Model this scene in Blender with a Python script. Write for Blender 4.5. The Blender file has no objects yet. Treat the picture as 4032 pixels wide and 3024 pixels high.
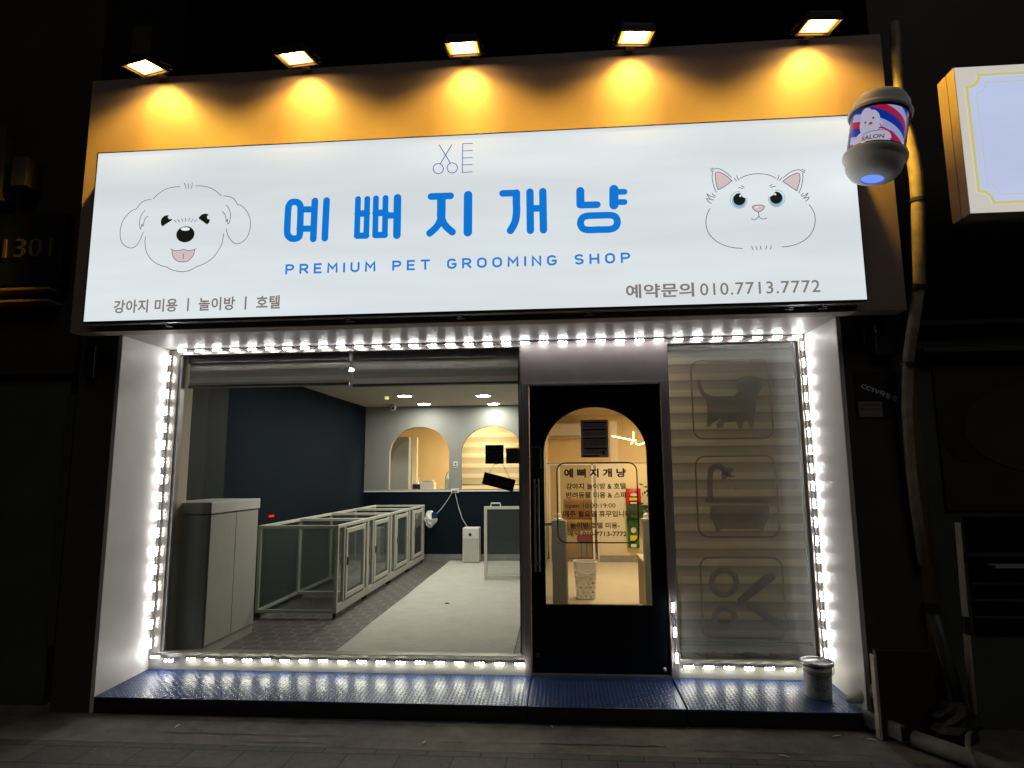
import bpy, bmesh, math, random
from mathutils import Vector, Matrix
from mathutils.geometry import tessellate_polygon
random.seed(7)
S = bpy.context.scene
COL = S.collection
R = math.radians

# ------------------------------------------------------------------ camera
CP = Vector((0.438618, -4.765761, 1.463346)); YAW, PITCH, ROLL, FPX = 0.0790564, 0.1389409, -0.0080958, 2477.3166
_f = Vector((-math.sin(YAW)*math.cos(PITCH), math.cos(YAW)*math.cos(PITCH), math.sin(PITCH)))
_r = Vector((math.cos(YAW), math.sin(YAW), 0)); _u = _r.cross(_f)
RX = _r*math.cos(ROLL)+_u*math.sin(ROLL); UX = -_r*math.sin(ROLL)+_u*math.cos(ROLL)
cd = bpy.data.cameras.new('camera'); cam = bpy.data.objects.new('camera', cd); COL.objects.link(cam)
M = Matrix((RX, UX, -_f)).transposed().to_4x4(); M.translation = CP
cam.matrix_world = M
cd.sensor_width = 36; cd.lens = FPX/4032*36; cd.clip_end = 500; cd.clip_start = 0.05
S.camera = cam
def P(px, py, Y):
    "point of the photograph on the plane y = Y -> (x, z)"
    d = RX*((px-2016)/FPX)+UX*((1512-py)/FPX)+_f
    t = (Y-CP.y)/d.y
    q = CP+d*t
    return q.x, q.z

# ------------------------------------------------------------------ night sky, exposure
w = bpy.data.worlds.new('World'); S.world = w; w.use_nodes = True
nt = w.node_tree; bg = nt.nodes['Background']
sky = nt.nodes.new('ShaderNodeTexSky'); sky.sky_type = 'NISHITA'; sky.sun_disc = False
sky.sun_elevation = R(-6); sky.sun_rotation = R(200)
nt.links.new(sky.outputs[0], bg.inputs[0]); bg.inputs[1].default_value = 0.02
sd = bpy.data.lights.new('street_glow', 'SUN'); sd.energy = .17; sd.angle = R(30); sd.color = (1, .93, .86)
so_ = bpy.data.objects.new('street_glow', sd); COL.objects.link(so_); so_.rotation_euler = (R(42), 0, R(22))
S.view_settings.view_transform = 'Standard'; S.view_settings.look = 'None'
S.view_settings.exposure = 0; S.view_settings.gamma = 1
S.cycles.max_bounces = 8; S.cycles.diffuse_bounces = 4; S.cycles.glossy_bounces = 4
S.cycles.transmission_bounces = 6; S.cycles.transparent_max_bounces = 16
S.cycles.sample_clamp_indirect = 4; S.cycles.use_light_tree = True
S.cycles.use_denoising = True
try: S.cycles.denoiser = 'OPENIMAGEDENOISE'
except Exception: pass
S.cycles.caustics_reflective = False; S.cycles.caustics_refractive = False

# ------------------------------------------------------------------ materials
def mat(name, col, rough=.6, metal=0, var=.0, vscale=6, bump=0, bscale=60, spec=.5, coat=0, dirt=None, stretch=None):
    m = bpy.data.materials.new(name); m.use_nodes = True; n = m.node_tree; b = n.nodes['Principled BSDF']
    b.inputs['Base Color'].default_value = (*col, 1); b.inputs['Roughness'].default_value = rough
    b.inputs['Metallic'].default_value = metal; b.inputs['Specular IOR Level'].default_value = spec
    if coat: b.inputs['Coat Weight'].default_value = coat
    tc = n.nodes.new('ShaderNodeTexCoord'); mp = n.nodes.new('ShaderNodeMapping'); n.links.new(tc.outputs['Object'], mp.inputs[0])
    if stretch: mp.inputs['Scale'].default_value = stretch
    if var:
        t = n.nodes.new('ShaderNodeTexNoise'); t.inputs['Scale'].default_value = vscale; t.inputs['Detail'].default_value = 8; t.inputs['Roughness'].default_value = .65
        n.links.new(mp.outputs[0], t.inputs['Vector'])
        r = n.nodes.new('ShaderNodeValToRGB'); r.color_ramp.elements[0].position = .3; r.color_ramp.elements[1].position = .72
        lo = dirt if dirt else tuple(c*(1-var) for c in col)
        r.color_ramp.elements[0].color = (*lo, 1); r.color_ramp.elements[1].color = (*[min(1, c*(1+var*.5)) for c in col], 1)
        n.links.new(t.outputs['Fac'], r.inputs[0]); n.links.new(r.outputs[0], b.inputs['Base Color'])
        mr = n.nodes.new('ShaderNodeMapRange'); mr.inputs['To Min'].default_value = max(0.02, rough-.1); mr.inputs['To Max'].default_value = min(1, rough+.12)
        n.links.new(t.outputs['Fac'], mr.inputs['Value']); n.links.new(mr.outputs[0], b.inputs['Roughness'])
    if bump:
        t = n.nodes.new('ShaderNodeTexNoise'); t.inputs['Scale'].default_value = bscale; t.inputs['Detail'].default_value = 6
        n.links.new(mp.outputs[0], t.inputs['Vector'])
        bp = n.nodes.new('ShaderNodeBump'); bp.inputs['Strength'].default_value = bump; bp.inputs['Distance'].default_value = .01
        n.links.new(t.outputs['Fac'], bp.inputs['Height']); n.links.new(bp.outputs[0], b.inputs['Normal'])
    return m
def emit(name, col, s, vary=0, scale=(1, 1, 1)):
    m = bpy.data.materials.new(name); m.use_nodes = True; n = m.node_tree; b = n.nodes['Principled BSDF']
    b.inputs['Base Color'].default_value = (*[min(.8, c*.5) for c in col], 1); b.inputs['Roughness'].default_value = .35
    b.inputs['Emission Color'].default_value = (*col, 1); b.inputs['Emission Strength'].default_value = s
    if vary:
        tc = n.nodes.new('ShaderNodeTexCoord'); mp = n.nodes.new('ShaderNodeMapping'); mp.inputs['Scale'].default_value = scale
        n.links.new(tc.outputs['Object'], mp.inputs[0])
        t = n.nodes.new('ShaderNodeTexNoise'); t.inputs['Scale'].default_value = 1.6; t.inputs['Detail'].default_value = 3
        n.links.new(mp.outputs[0], t.inputs['Vector'])
        r = n.nodes.new('ShaderNodeMapRange'); r.inputs['From Min'].default_value = .3; r.inputs['From Max'].default_value = .7
        r.inputs['To Min'].default_value = s*(1-vary); r.inputs['To Max'].default_value = s*(1+vary)
        n.links.new(t.outputs['Fac'], r.inputs['Value']); n.links.new(r.outputs[0], b.inputs['Emission Strength'])
    return m
def glass(name, tint=(.95, .97, .96), film=0.0, fcol=(.6, .6, .58), ior=1.45):
    m = bpy.data.materials.new(name); m.use_nodes = True; n = m.node_tree; n.nodes.clear()
    o = n.nodes.new('ShaderNodeOutputMaterial'); tr = n.nodes.new('ShaderNodeBsdfTransparent'); tr.inputs[0].default_value = (*tint, 1)
    g = n.nodes.new('ShaderNodeBsdfGlossy'); g.inputs['Roughness'].default_value = .015
    fr = n.nodes.new('ShaderNodeFresnel'); fr.inputs[0].default_value = ior
    mx = n.nodes.new('ShaderNodeMixShader'); n.links.new(fr.outputs[0], mx.inputs[0]); n.links.new(tr.outputs[0], mx.inputs[1]); n.links.new(g.outputs[0], mx.inputs[2])
    out = mx
    if film:
        d = n.nodes.new('ShaderNodeBsdfDiffuse'); d.inputs[0].default_value = (*fcol, 1)
        tc = n.nodes.new('ShaderNodeTexCoord'); t = n.nodes.new('ShaderNodeTexNoise'); t.inputs['Scale'].default_value = 2.5; t.inputs['Detail'].default_value = 4
        n.links.new(tc.outputs['Object'], t.inputs['Vector'])
        r = n.nodes.new('ShaderNodeMapRange'); r.inputs['To Min'].default_value = film*.5; r.inputs['To Max'].default_value = film*1.5
        n.links.new(t.outputs['Fac'], r.inputs['Value'])
        m2 = n.nodes.new('ShaderNodeMixShader'); n.links.new(r.outputs[0], m2.inputs[0]); n.links.new(mx.outputs[0], m2.inputs[1]); n.links.new(d.outputs[0], m2.inputs[2]); out = m2
    n.links.new(out.outputs[0], o.inputs[0])
    return m

MT = dict(
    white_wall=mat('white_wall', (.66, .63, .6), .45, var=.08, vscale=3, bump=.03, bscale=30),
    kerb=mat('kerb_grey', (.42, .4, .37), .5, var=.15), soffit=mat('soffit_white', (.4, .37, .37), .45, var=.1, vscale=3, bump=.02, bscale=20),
    fascia=mat('fascia_taupe', (.3, .22, .185), .55, var=.07, vscale=2.5, bump=.02, bscale=120),
    taupe=mat('taupe_metal', (.38, .33, .33), .4, var=.12, vscale=5, bump=.02, bscale=200),
    pillar=mat('pillar_brown', (.055, .042, .036), .7, var=.25, vscale=4, bump=.15, bscale=80),
    dark_metal=mat('dark_metal', (.03, .03, .032), .4, .3, var=.2, vscale=9),
    alu=mat('aluminium', (.36, .35, .34), .35, .6, var=.15, vscale=12),
    alu_dark=mat('aluminium_dark', (.09, .09, .09), .4, .5, var=.2, vscale=10),
    frame=mat('window_frame_steel', (.33, .31, .28), .35, .5, var=.2, vscale=8, stretch=(6, 6, .6)),
    navy=mat('navy_paint', (.0045, .0095, .0165), .85, spec=.12, var=.2, vscale=2, bump=.03, bscale=40),
    door=mat('door_black', (.0035, .0045, .007), .3, var=.3, vscale=6, spec=.25),
    back_wall=mat('back_wall_white', (.27, .27, .25), .8, var=.06, vscale=2, bump=.02, bscale=60),
    ceiling=mat('ceiling_white', (.5, .46, .4), .8, var=.05, vscale=2),
    post=mat('gate_post_grey', (.4, .43, .43), .45, var=.1), pen=mat('pen_white_aluminium', (.6, .58, .5), .4, var=.06, vscale=8),
    white=mat('white_plastic', (.7, .69, .66), .35, var=.05, vscale=8),
    panel_dark=mat('wall_panel_grey', (.013, .018, .016), .7, spec=.2), cab=mat('cabinet_laminate', (.5, .48, .43), .45, var=.05, vscale=5, stretch=(8, 8, 1)),
    cabin=mat('cabinet_end', (.72, .78, .72), .6, var=.06), cabside=mat('cabinet_side', (.33, .36, .34), .5, var=.06, vscale=4),
    black=mat('black_rubber', (.012, .012, .012), .6, var=.2),
    warm=mat('warm_wall', (.74, .6, .36), .8, var=.06, vscale=2),
    cream=mat('cream_wall', (.66, .58, .42), .7, var=.05, vscale=2),
    wood=mat('light_wood', (.32, .2, .08), .5, var=.3, vscale=5, stretch=(8, 8, .6)),
    woodfloor=mat('wood_floor', (.34, .17, .06), .4, var=.3, vscale=4, stretch=(1, 8, 1)),
    recfloor=mat('cream_floor', (.6, .54, .42), .35, var=.1, vscale=3),
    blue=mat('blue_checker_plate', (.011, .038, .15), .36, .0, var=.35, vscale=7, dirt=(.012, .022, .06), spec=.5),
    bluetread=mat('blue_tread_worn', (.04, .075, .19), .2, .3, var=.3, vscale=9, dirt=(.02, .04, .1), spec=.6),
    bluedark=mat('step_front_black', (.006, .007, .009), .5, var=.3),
    concrete=mat('concrete_pavement', (.13, .12, .1), .85, var=.4, vscale=4, bump=.35, bscale=90, dirt=(.045, .042, .035)),
    building_dark=mat('dark_cladding', (.03, .022, .018), .6, var=.3, vscale=2, bump=.05),
    grey_dark=mat('dark_grey_panel', (.06, .066, .062), .5, var=.3, vscale=3),
    gold=mat('brass_number', (.13, .105, .06), .4, .1, var=.2),
    pvc=mat('pvc_conduit', (.42, .36, .27), .55, var=.25, vscale=9, dirt=(.2, .16, .1), bump=.06, bscale=30),
    box_side=mat('sign_box_cream', (.5, .4, .28), .5, var=.12, vscale=6),
    cap=mat('pole_cap_cream', (.88, .87, .8), .6, var=.06, vscale=6),
    cap_dark=mat('pole_ring_dark', (.05, .05, .045), .2, .5),
    bucket=mat('bucket_stained_white', (.66, .66, .63), .5, var=.4, vscale=9, dirt=(.28, .28, .26)),
    lid=mat('bucket_lid', (.62, .62, .6), .3, .4, var=.4, vscale=14, dirt=(.2, .2, .19)),
    cloth=mat('grey_cloth', (.42, .4, .34), .9, var=.3, vscale=9, bump=.3, bscale=60),
    pvcdirt=mat('worn_print', (.2, .2, .19), .6, var=.3), red_dark=mat('dark_red_board', (.03, .006, .006), .6, var=.4, vscale=5),
    junk=mat('dusty_pipe', (.16, .17, .16), .8, var=.4, vscale=12),
    pole=mat('weathered_pole', (.55, .47, .38), .7, var=.45, vscale=14, stretch=(1, 1, .3)),
    red=mat('red_packet', (.5, .02, .012), .3), green=mat('green_packet', (.02, .17, .03), .3),
    darkgreen=mat('dark_green', (.03, .05, .02), .6, var=.3), yellow=mat('yellow', (.7, .5, .05), .5),
    sofa=mat('mustard_upholstery', (.55, .3, .05), .8, var=.2, bump=.1), leaf=mat('leaf_green', (.03, .06, .02), .5, var=.5, vscale=20),
    sticker_navy=mat('sticker_navy', (.12, .32, .42), .4), sticker_brown=mat('sticker_brown', (.8, .6, .5), .5),
    notice=mat('notice_grey_brown', (.75, .64, .62), .6), ink=mat('dark_ink', (.012, .01, .01), .5),
    notice_d=mat('label_paper_dim', (.22, .17, .14), .7), pale=mat('pale_print', (.88, .9, .9), .5), vinyl=mat('door_vinyl_dark', (.03, .018, .008), .5),
    film=glass('frosted_film', (.62, .62, .6), .38, (.46, .45, .43)),
    filmline=glass('frosted_film_line', (.5, .5, .48), .5, (.34, .33, .31)),
    glass=glass('window_glass', (.93, .96, .95)), hazeglass=glass('window_glass_haze', (.93, .96, .95), .24, (.6, .63, .6)), penfilm=glass('acrylic_side', (.75, .8, .78), .4, (.22, .25, .23)), penglass=glass('acrylic_panel', (.8, .84, .82), .15, (.3, .32, .3)),
    led_body=mat('led_module_body', (.1, .1, .1), .5), wire=mat('wire_grey', (.2, .2, .2), .5), wirew=mat('cable_white', (.45, .44, .42), .5),
    led=emit('led_light', (1, .98, .97), 75), led_low=emit('led_light_warm', (1, .98, .8), 85),
    flood=emit('floodlight_glass', (1, .62, .2), 40), reflector_glow=emit('floodlight_amber_glow', (1, .42, .03), 2.2), down=emit('downlight_glow', (1, .97, .87), 140),
    face=emit('sign_face_backlit', (.675, .73, .755), 1.0, .075, (.3, 1, 2.3)),
    s_blue=emit('sign_vinyl_blue', (.004, .175, .62), 1), s_blue2=emit('sign_vinyl_blue_small', (.03, .2, .6), 1),
    s_line=emit('sign_line_violet', (.10, .09, .17), .8), s_logo=emit('sign_line_blue', (.06, .13, .38), .8), s_grey=emit('sign_vinyl_grey', (.21, .18, .17), 1),
    s_black=emit('sign_print_black', (.008, .009, .006), 1), s_pink=emit('sign_print_pink', (.62, .5, .5), 1), s_iris=emit('sign_print_iris', (.22, .42, .55), 1),
    s_pale=emit('sign_print_pale', (.62, .8, .9), 1), s_white=emit('sign_print_white', (.85, .88, .9), 1),
    r_face=emit('neighbour_sign_face', (.47, .54, .74), 1, .04, (1, 1, 2)), r_cream=emit('neighbour_sign_border', (.56, .53, .47), 1), r_yel=emit('neighbour_sign_yellow', (.56, .5, .2), 1), r_line=emit('neighbour_sign_line', (.5, .48, .5), 1),
    blue_glow=emit('pole_bulb_blue', (.12, .22, 1), 1.3), neon=emit('neon_tube', (1, .78, .25), 7), warmfill=emit('warm_fill_light', (1, .77, .47), 145),
    red_spot=emit('painted_red_reflection', (1, .01, .02), 1.2),
)

# ------------------------------------------------------------------ mesh helpers
class MB:
    def __init__(s): s.v = []; s.f = []
    def add(s, vs, fs):
        o = len(s.v); s.v += [tuple(v) for v in vs]; s.f += [tuple(i+o for i in f) for f in fs]; return s
    def box(s, x0, x1, y0, y1, z0, z1):
        vs = [(x, y, z) for x in (x0, x1) for y in (y0, y1) for z in (z0, z1)]
        return s.add(vs, [(0, 1, 3, 2), (4, 6, 7, 5), (0, 4, 5, 1), (2, 3, 7, 6), (0, 2, 6, 4), (1, 5, 7, 3)])
    def quad(s, a, b, c, d): return s.add([a, b, c, d], [(0, 1, 2, 3)])
    def tube(s, pts, r, n=8, cap=True):
        pts = [Vector(p) for p in pts]; rs = r if isinstance(r, (list, tuple)) else [r]*len(pts)
        vs = []; fs = []; prev = None
        for i, p in enumerate(pts):
            t = (pts[min(i+1, len(pts)-1)]-pts[max(i-1, 0)]).normalized()
            if prev is None: a = t.orthogonal().normalized()
            else:
                a = prev-t*prev.dot(t); a = a.normalized() if a.length > 1e-6 else t.orthogonal().normalized()
            prev = a; b = t.cross(a)
            for k in range(n):
                q = 2*math.pi*k/n; vs.append(p+(a*math.cos(q)+b*math.sin(q))*rs[i])
        for i in range(len(pts)-1):
            for k in range(n):
                fs.append((i*n+k, i*n+(k+1) % n, (i+1)*n+(k+1) % n, (i+1)*n+k))
        if cap: fs.append(tuple(range(n))[::-1]); fs.append(tuple((len(pts)-1)*n+k for k in range(n)))
        return s.add(vs, fs)
    def lathe(s, prof, c=(0, 0, 0), n=32):
        vs = []; fs = []
        for r, z in prof:
            for k in range(n):
                q = 2*math.pi*k/n; vs.append((c[0]+r*math.cos(q), c[1]+r*math.sin(q), c[2]+z))
        for i in range(len(prof)-1):
            for k in range(n): fs.append((i*n+k, i*n+(k+1) % n, (i+1)*n+(k+1) % n, (i+1)*n+k))
        return s.add(vs, fs)
    def poly(s, pts, y, t=0):
        "filled outline in a plane y=const, facing the street (-y)"
        vs = [Vector((p[0], 0, p[1])) for p in pts]
        tris = tessellate_polygon([vs])
        out = []
        for a, b, c in tris:
            nrm = (vs[b]-vs[a]).cross(vs[c]-vs[a])
            out.append((a, b, c) if nrm.y < 0 else (a, c, b))
        return s.add([(p[0], y, p[1]) for p in pts], out)
    def build(s, name, m, parent=None, smooth=False, bevel=0, loc=None):
        me = bpy.data.meshes.new(name); me.from_pydata(s.v, [], s.f); me.update()
        if smooth:
            for p in me.polygons: p.use_smooth = True
        o = bpy.data.objects.new(name, me); COL.objects.link(o)
        if m: me.materials.append(MT[m] if isinstance(m, str) else m)
        if parent: o.parent = parent
        if loc: o.location = loc
        if bevel:
            b = o.modifiers.new('bevel', 'BEVEL'); b.width = bevel; b.segments = 2; b.limit_method = 'ANGLE'
        return o
def tag(o, label=None, cat=None, group=None, kind=None):
    if label: o['label'] = label
    if cat: o['category'] = cat
    if group: o['group'] = group
    if kind: o['kind'] = kind
    return o
def empty(name, loc, label, cat, group=None):
    o = bpy.data.objects.new(name, None); COL.objects.link(o); o.location = loc; o.empty_display_size = .1
    return tag(o, label, cat, group)
def kids(o): return [c for c in bpy.data.objects if c.parent == o]
def copy_tree(o, parent=None):
    c = o.copy(); COL.objects.link(c); c.parent = parent
    for k in kids(o): copy_tree(k, c)
    return c
def keep(o, parent):
    "parent o to a thing whose Empty is not at the origin, keeping o where it is"
    o.parent = parent; o.matrix_parent_inverse = Matrix.Translation(parent.location).inverted(); return o

def cr(pts, n=6, closed=False):
    "Catmull-Rom smoothing"
    if len(pts) < 3: return pts
    out = []; L = len(pts); rng = range(L if closed else L-1)
    for i in rng:
        if closed: p0, p1, p2, p3 = pts[i-1], pts[i], pts[(i+1) % L], pts[(i+2) % L]
        else: p0, p1, p2, p3 = pts[max(i-1, 0)], pts[i], pts[i+1], pts[min(i+2, L-1)]
        for k in range(n):
            t = k/n
            out.append(tuple(.5*((2*p1[j])+(-p0[j]+p2[j])*t+(2*p0[j]-5*p1[j]+4*p2[j]-p3[j])*t*t+(-p0[j]+3*p1[j]-3*p2[j]+p3[j])*t**3) for j in (0, 1)))
    if not closed: out.append(tuple(pts[-1]))
    return out
_lay = [0]
def stroke(mb, pts, wd, y, closed=False, caps=True, step=.00012):
    "a flat ribbon along pts (x,z) on the plane y with round ends"
    _lay[0] = (_lay[0]+1) % 12
    y = y-step*_lay[0]
    V2 = [Vector(p) for p in pts]; n = len(V2); h = wd/2; vs = []; fs = []
    for i in range(n):
        if closed: a, b = V2[i-1], V2[(i+1) % n]
        else: a, b = V2[max(i-1, 0)], V2[min(i+1, n-1)]
        d1 = (V2[i]-a); d2 = (b-V2[i])
        if d1.length < 1e-9: d1 = d2
        if d2.length < 1e-9: d2 = d1
        t = (d1.normalized()+d2.normalized()); t = t.normalized() if t.length > 1e-6 else d1.normalized()
        nn = Vector((-t.y, t.x)); k = h/max(.5, nn.dot(Vector((-d1.y, d1.x)).normalized()))
        vs.append(V2[i]+nn*k); vs.append(V2[i]-nn*k)
    m = n if closed else n-1
    for i in range(m):
        j = (i+1) % n; fs.append((2*i, 2*j, 2*j+1, 2*i+1))
    if caps and not closed:
        for e, (p, q) in enumerate(((V2[0], V2[1]), (V2[-1], V2[-2]))):
            d = (p-q).normalized(); nn = Vector((-d.y, d.x)); b = len(vs); K = 8
            for k in range(K+1):
                an = math.pi*k/K; vs.append(p+nn*h*math.cos(an)+d*h*math.sin(an))
            fs.append(tuple(range(b, b+K+1)) if False else tuple(range(b+K, b-1, -1)))
    V3 = [(v.x, y, v.y) for v in vs]; F = []
    for f in fs:
        a, b, c = Vector(V3[f[0]]), Vector(V3[f[1]]), Vector(V3[f[2]])
        F.append(f if (b-a).cross(c-a).y < 0 else f[::-1])
    mb.add(V3, F)
def text_mb(body, x0, x1, zc, h, y, bold=0, space=1.0, thick=0):
    "lettering fitted in x0..x1, height h centred on zc, on the plane y facing the street"
    c = bpy.data.curves.new('lettering', 'FONT'); c.body = body; c.offset = bold; c.space_character = space; c.extrude = thick
    c.resolution_u = 3
    o = bpy.data.objects.new('lettering_source', c); COL.objects.link(o); bpy.context.view_layer.update()
    me = bpy.data.meshes.new_from_object(o.evaluated_get(bpy.context.evaluated_depsgraph_get()))
    vs = [v.co.copy() for v in me.vertices]; fs = [tuple(p.vertices) for p in me.polygons]
    bpy.data.objects.remove(o); bpy.data.curves.remove(c); bpy.data.meshes.remove(me)
    mb = MB()
    if not vs: return mb
    ax, bx = min(v.x for v in vs), max(v.x for v in vs); ay, by = min(v.y for v in vs), max(v.y for v in vs)
    V = [(x0+(v.x-ax)/(bx-ax)*(x1-x0), y-v.z, zc-h/2+(v.y-ay)/(by-ay)*h) for v in vs]
    F = []
    for f in fs:
        a, b, cc = Vector(V[f[0]]), Vector(V[f[1]]), Vector(V[f[2]])
        F.append(f if (thick or (b-a).cross(cc-a).y < 0) else f[::-1])
    mb.add(V, F); return mb

XL, XR, ZT, E0 = -2.71, 2.25, 2.4627, -.555     # recess: side walls, soffit height, outer edge
ZF = .05                                          # floor inside

# ================================================================== ground
g = MB(); g.box(-30, 30, -25, 12, -.6, -.118); g = tag(g.build('ground', 'concrete'), kind='structure')
pv = bpy.data.materials.new('pavers'); pv.use_nodes = True; n = pv.node_tree; b = n.nodes['Principled BSDF']; b.inputs['Roughness'].default_value = .8
tc = n.nodes.new('ShaderNodeTexCoord'); mp = n.nodes.new('ShaderNodeMapping'); n.links.new(tc.outputs['Object'], mp.inputs[0]); mp.inputs['Location'].default_value = (.05, -.02, 0)
br = n.nodes.new('ShaderNodeTexBrick'); br.inputs['Scale'].default_value = 1; br.inputs['Brick Width'].default_value = .3; br.inputs['Row Height'].default_value = .215
br.inputs['Mortar Size'].default_value = .004; br.inputs['Color1'].default_value = (.09, .095, .09, 1); br.inputs['Color2'].default_value = (.125, .125, .115, 1); br.inputs['Mortar'].default_value = (.02, .02, .02, 1)
n.links.new(mp.outputs[0], br.inputs['Vector'])
ns = n.nodes.new('ShaderNodeTexNoise'); ns.inputs['Scale'].default_value = 25; ns.inputs['Detail'].default_value = 8; n.links.new(tc.outputs['Object'], ns.inputs['Vector'])
mx = n.nodes.new('ShaderNodeMix'); mx.data_type = 'RGBA'; mx.blend_type = 'MULTIPLY'; mx.inputs[0].default_value = .8
n.links.new(br.outputs['Color'], mx.inputs[6]); n.links.new(ns.outputs['Color'], mx.inputs[7]); n.links.new(mx.outputs[2], b.inputs['Base Color'])
ad = n.nodes.new('ShaderNodeMath'); ad.operation = 'MULTIPLY_ADD'; ad.inputs[1].default_value = -1.5; n.links.new(br.outputs['Fac'], ad.inputs[0]); n.links.new(ns.outputs['Fac'], ad.inputs[2])
bp = n.nodes.new('ShaderNodeBump'); bp.inputs['Strength'].default_value = .6; bp.inputs['Distance'].default_value = .006; n.links.new(ad.outputs[0], bp.inputs['Height']); n.links.new(bp.outputs[0], b.inputs['Normal'])
MT['pavers'] = pv
g = MB(); g.box(-12, 12, -6.5, -.99, -.117, -.1); g = tag(g.build('pavement', 'pavers'), kind='structure')
# cracked concrete strip between the step and the pavers
ck = MT['strip'] = mat('concrete_strip', (.135, .13, .115), .85, var=.45, vscale=5, bump=.4, bscale=110, dirt=(.06, .055, .045))
g = MB(); g.box(-12, 12, -.985, .6, -.117, -.101); g = tag(g.build('concrete_strip', 'strip'), kind='structure')
cr_mb = MB()
for (xa, xb, y0, nseg) in ((-2.2, -.9, -.83, 14), (-.8, 1.0, -.86, 22), (1.15, 2.15, -.9, 12), (-1.5, -1.0, -.93, 6)):
    pts = [(xa+(xb-xa)*i/nseg, y0+random.uniform(-.012, .012)) for i in range(nseg+1)]
    for (a, b2) in zip(pts[:-1], pts[1:]):
        wv = random.uniform(.002, .006); cr_mb.add([(a[0], a[1]-wv, -.0985), (b2[0], b2[1]-wv, -.0985), (b2[0], b2[1]+wv, -.0985), (a[0], a[1]+wv, -.0985)], [(0, 1, 2, 3)])
tag(cr_mb.build('pavement_crack', 'ink'), kind='structure')
lit = [(-2.0, -.75), (.34, -.62), (1.62, -.95), (2.2, -.7), (-.4, -.9), (2.02, -.66)]
for i, (x, y) in enumerate(lit):
    m_ = MB(); a = random.uniform(0, 3); L = random.uniform(.012, .035)
    m_.tube([(x-L*math.cos(a), y-L*math.sin(a), -.096), (x, y, -.093), (x+L*math.cos(a), y+L*math.sin(a), -.096)], [.003, .005, .003], 6)
    tag(m_.build('litter_scrap', 'white'), ('small pale scrap lying on the pavement, ' + ['far left below the cabinet', 'under the left edge of the door step', 'by the crack below the right window', 'just left of the dark red board', 'below the middle of the shop window', 'below the paint bucket'][i]), 'litter', 'scraps on the pavement')

# ================================================================== shop building
shop = empty('shop_building', (0, 0, 0), 'small grooming shop front with brown fascia, white recess and large window', 'shop')
# fascia
MB().box(-2.8987, 2.5655, -.8186, -.70, 2.4288, 4.288).build('fascia', 'fascia', shop, bevel=.004)
MB().box(-2.8987, 2.5655, -.699, .35, 2.62, 4.27).build('fascia_return', 'fascia', shop)
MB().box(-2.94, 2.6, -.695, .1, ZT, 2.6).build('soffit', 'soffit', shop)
# white recess side walls and brown pillars
for s, xa, xb in ((-1, XL-.03, XL), (1, XR, XR+.03)):
    MB().box(xa, xb, E0, .1, -.115, ZT-.001).build('recess_wall', 'white_wall', shop, bevel=.003)
MB().box(-3.02, XL-.031, E0-.002, .3, -.115, 2.46).build('pillar', 'pillar', shop, bevel=.004)
MB().box(XR+.031, 2.64, E0-.002, .3, -.115, 2.46).build('pillar', 'pillar', shop, bevel=.004)
# under-window kerb
MB().box(XL, .139, -.004, .1, -.1, .125).build('window_kerb', 'kerb', shop)
MB().box(1.225, XR, -.004, .1, -.1, .125).build('window_kerb', 'kerb', shop)
# header above the door (taupe)
MB().box(.13, 1.235, -.012, .11, 2.135, ZT-.002).build('door_header', 'taupe', shop)
# window frames
def winframe(x0, x1, z0, z1, lw, rw):
    f = MB(); y0, y1 = -.008, .07
    f.box(x0, x0+lw, y0, y1, z0, z1); f.box(x1-rw, x1, y0, y1, z0, z1)
    f.box(x0+lw, x1-rw, y0+.001, y1-.001, z1-.045, z1); f.box(x0+lw, x1-rw, y0+.001, y1-.001, z0, z0+.018)
    return f
w1 = winframe(XL, .139, .126, ZT-.002, .088, .018).build('window_frame', 'frame', shop, bevel=.004)
MB().box(-2.632, -2.60, .0, .05, .145, 2.41).build('frame_bead', 'alu', w1)
MB().quad((-2.6, .02, .14), (.125, .02, .14), (.125, .02, 2.42), (-2.6, .02, 2.42)).build('window_pane', 'glass', w1)
w2 = winframe(1.232, XR, .126, ZT-.002, .012, .05).build('window_frame', 'frame', shop, bevel=.004)
MB().quad((1.25, .02, .14), (2.19, .02, .14), (2.19, .02, 2.42), (1.25, .02, 2.42)).build('window_pane', 'hazeglass', w2)  # pale haze mixed into this pane to brighten what lies behind
MB().box(2.20, 2.248, .071, .4, .1, 2.44).build('window_jamb', 'frame', w2)
MB().box(1.235, 2.26, .42, .44, .05, .5).build('added_dark_board', 'alu_dark', shop)  # dark board added to block the bright reception behind the bowls
MB().box(1.235, 2.2, .105, .419, .0501, .054).build('added_dark_sheet', 'grey_dark', shop)  # dark sheet added so the floor under the bowls stays dark

# decals on the right pane (frosted grooming icons)
def ZR(p): return P(2600+p[0]/1.2765, 1350+p[1]/1.2765, .014)
def rrect(x0, x1, z0, z1, r, n=6):
    out = []
    for cx, cz, a0 in ((x1-r, z1-r, 0), (x0+r, z1-r, 90), (x0+r, z0+r, 180), (x1-r, z0+r, 270)):
        for k in range(n+1):
            a = R(a0+90*k/n); out.append((cx+r*math.cos(a), cz+r*math.sin(a)))
    return out
sheet = empty('window_decal', (1.7, .014, 1.99), 'frosted decal of a standing dog in a rounded square, topmost on the right pane', 'decal', 'frosted pictogram decals on the right pane')
DY = .014
def decal(mb, parent, nm='pictogram'):
    return keep(mb.build(nm, 'film'), parent)
def dframe(z0, z1, parent):
    m_ = MB(); stroke(m_, rrect(1.414, 1.988, z0, z1, .07), .012, DY, closed=True); keep(m_.build('decal_outline', 'filmline'), parent)
dframe(1.695, 2.283, sheet)
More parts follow.
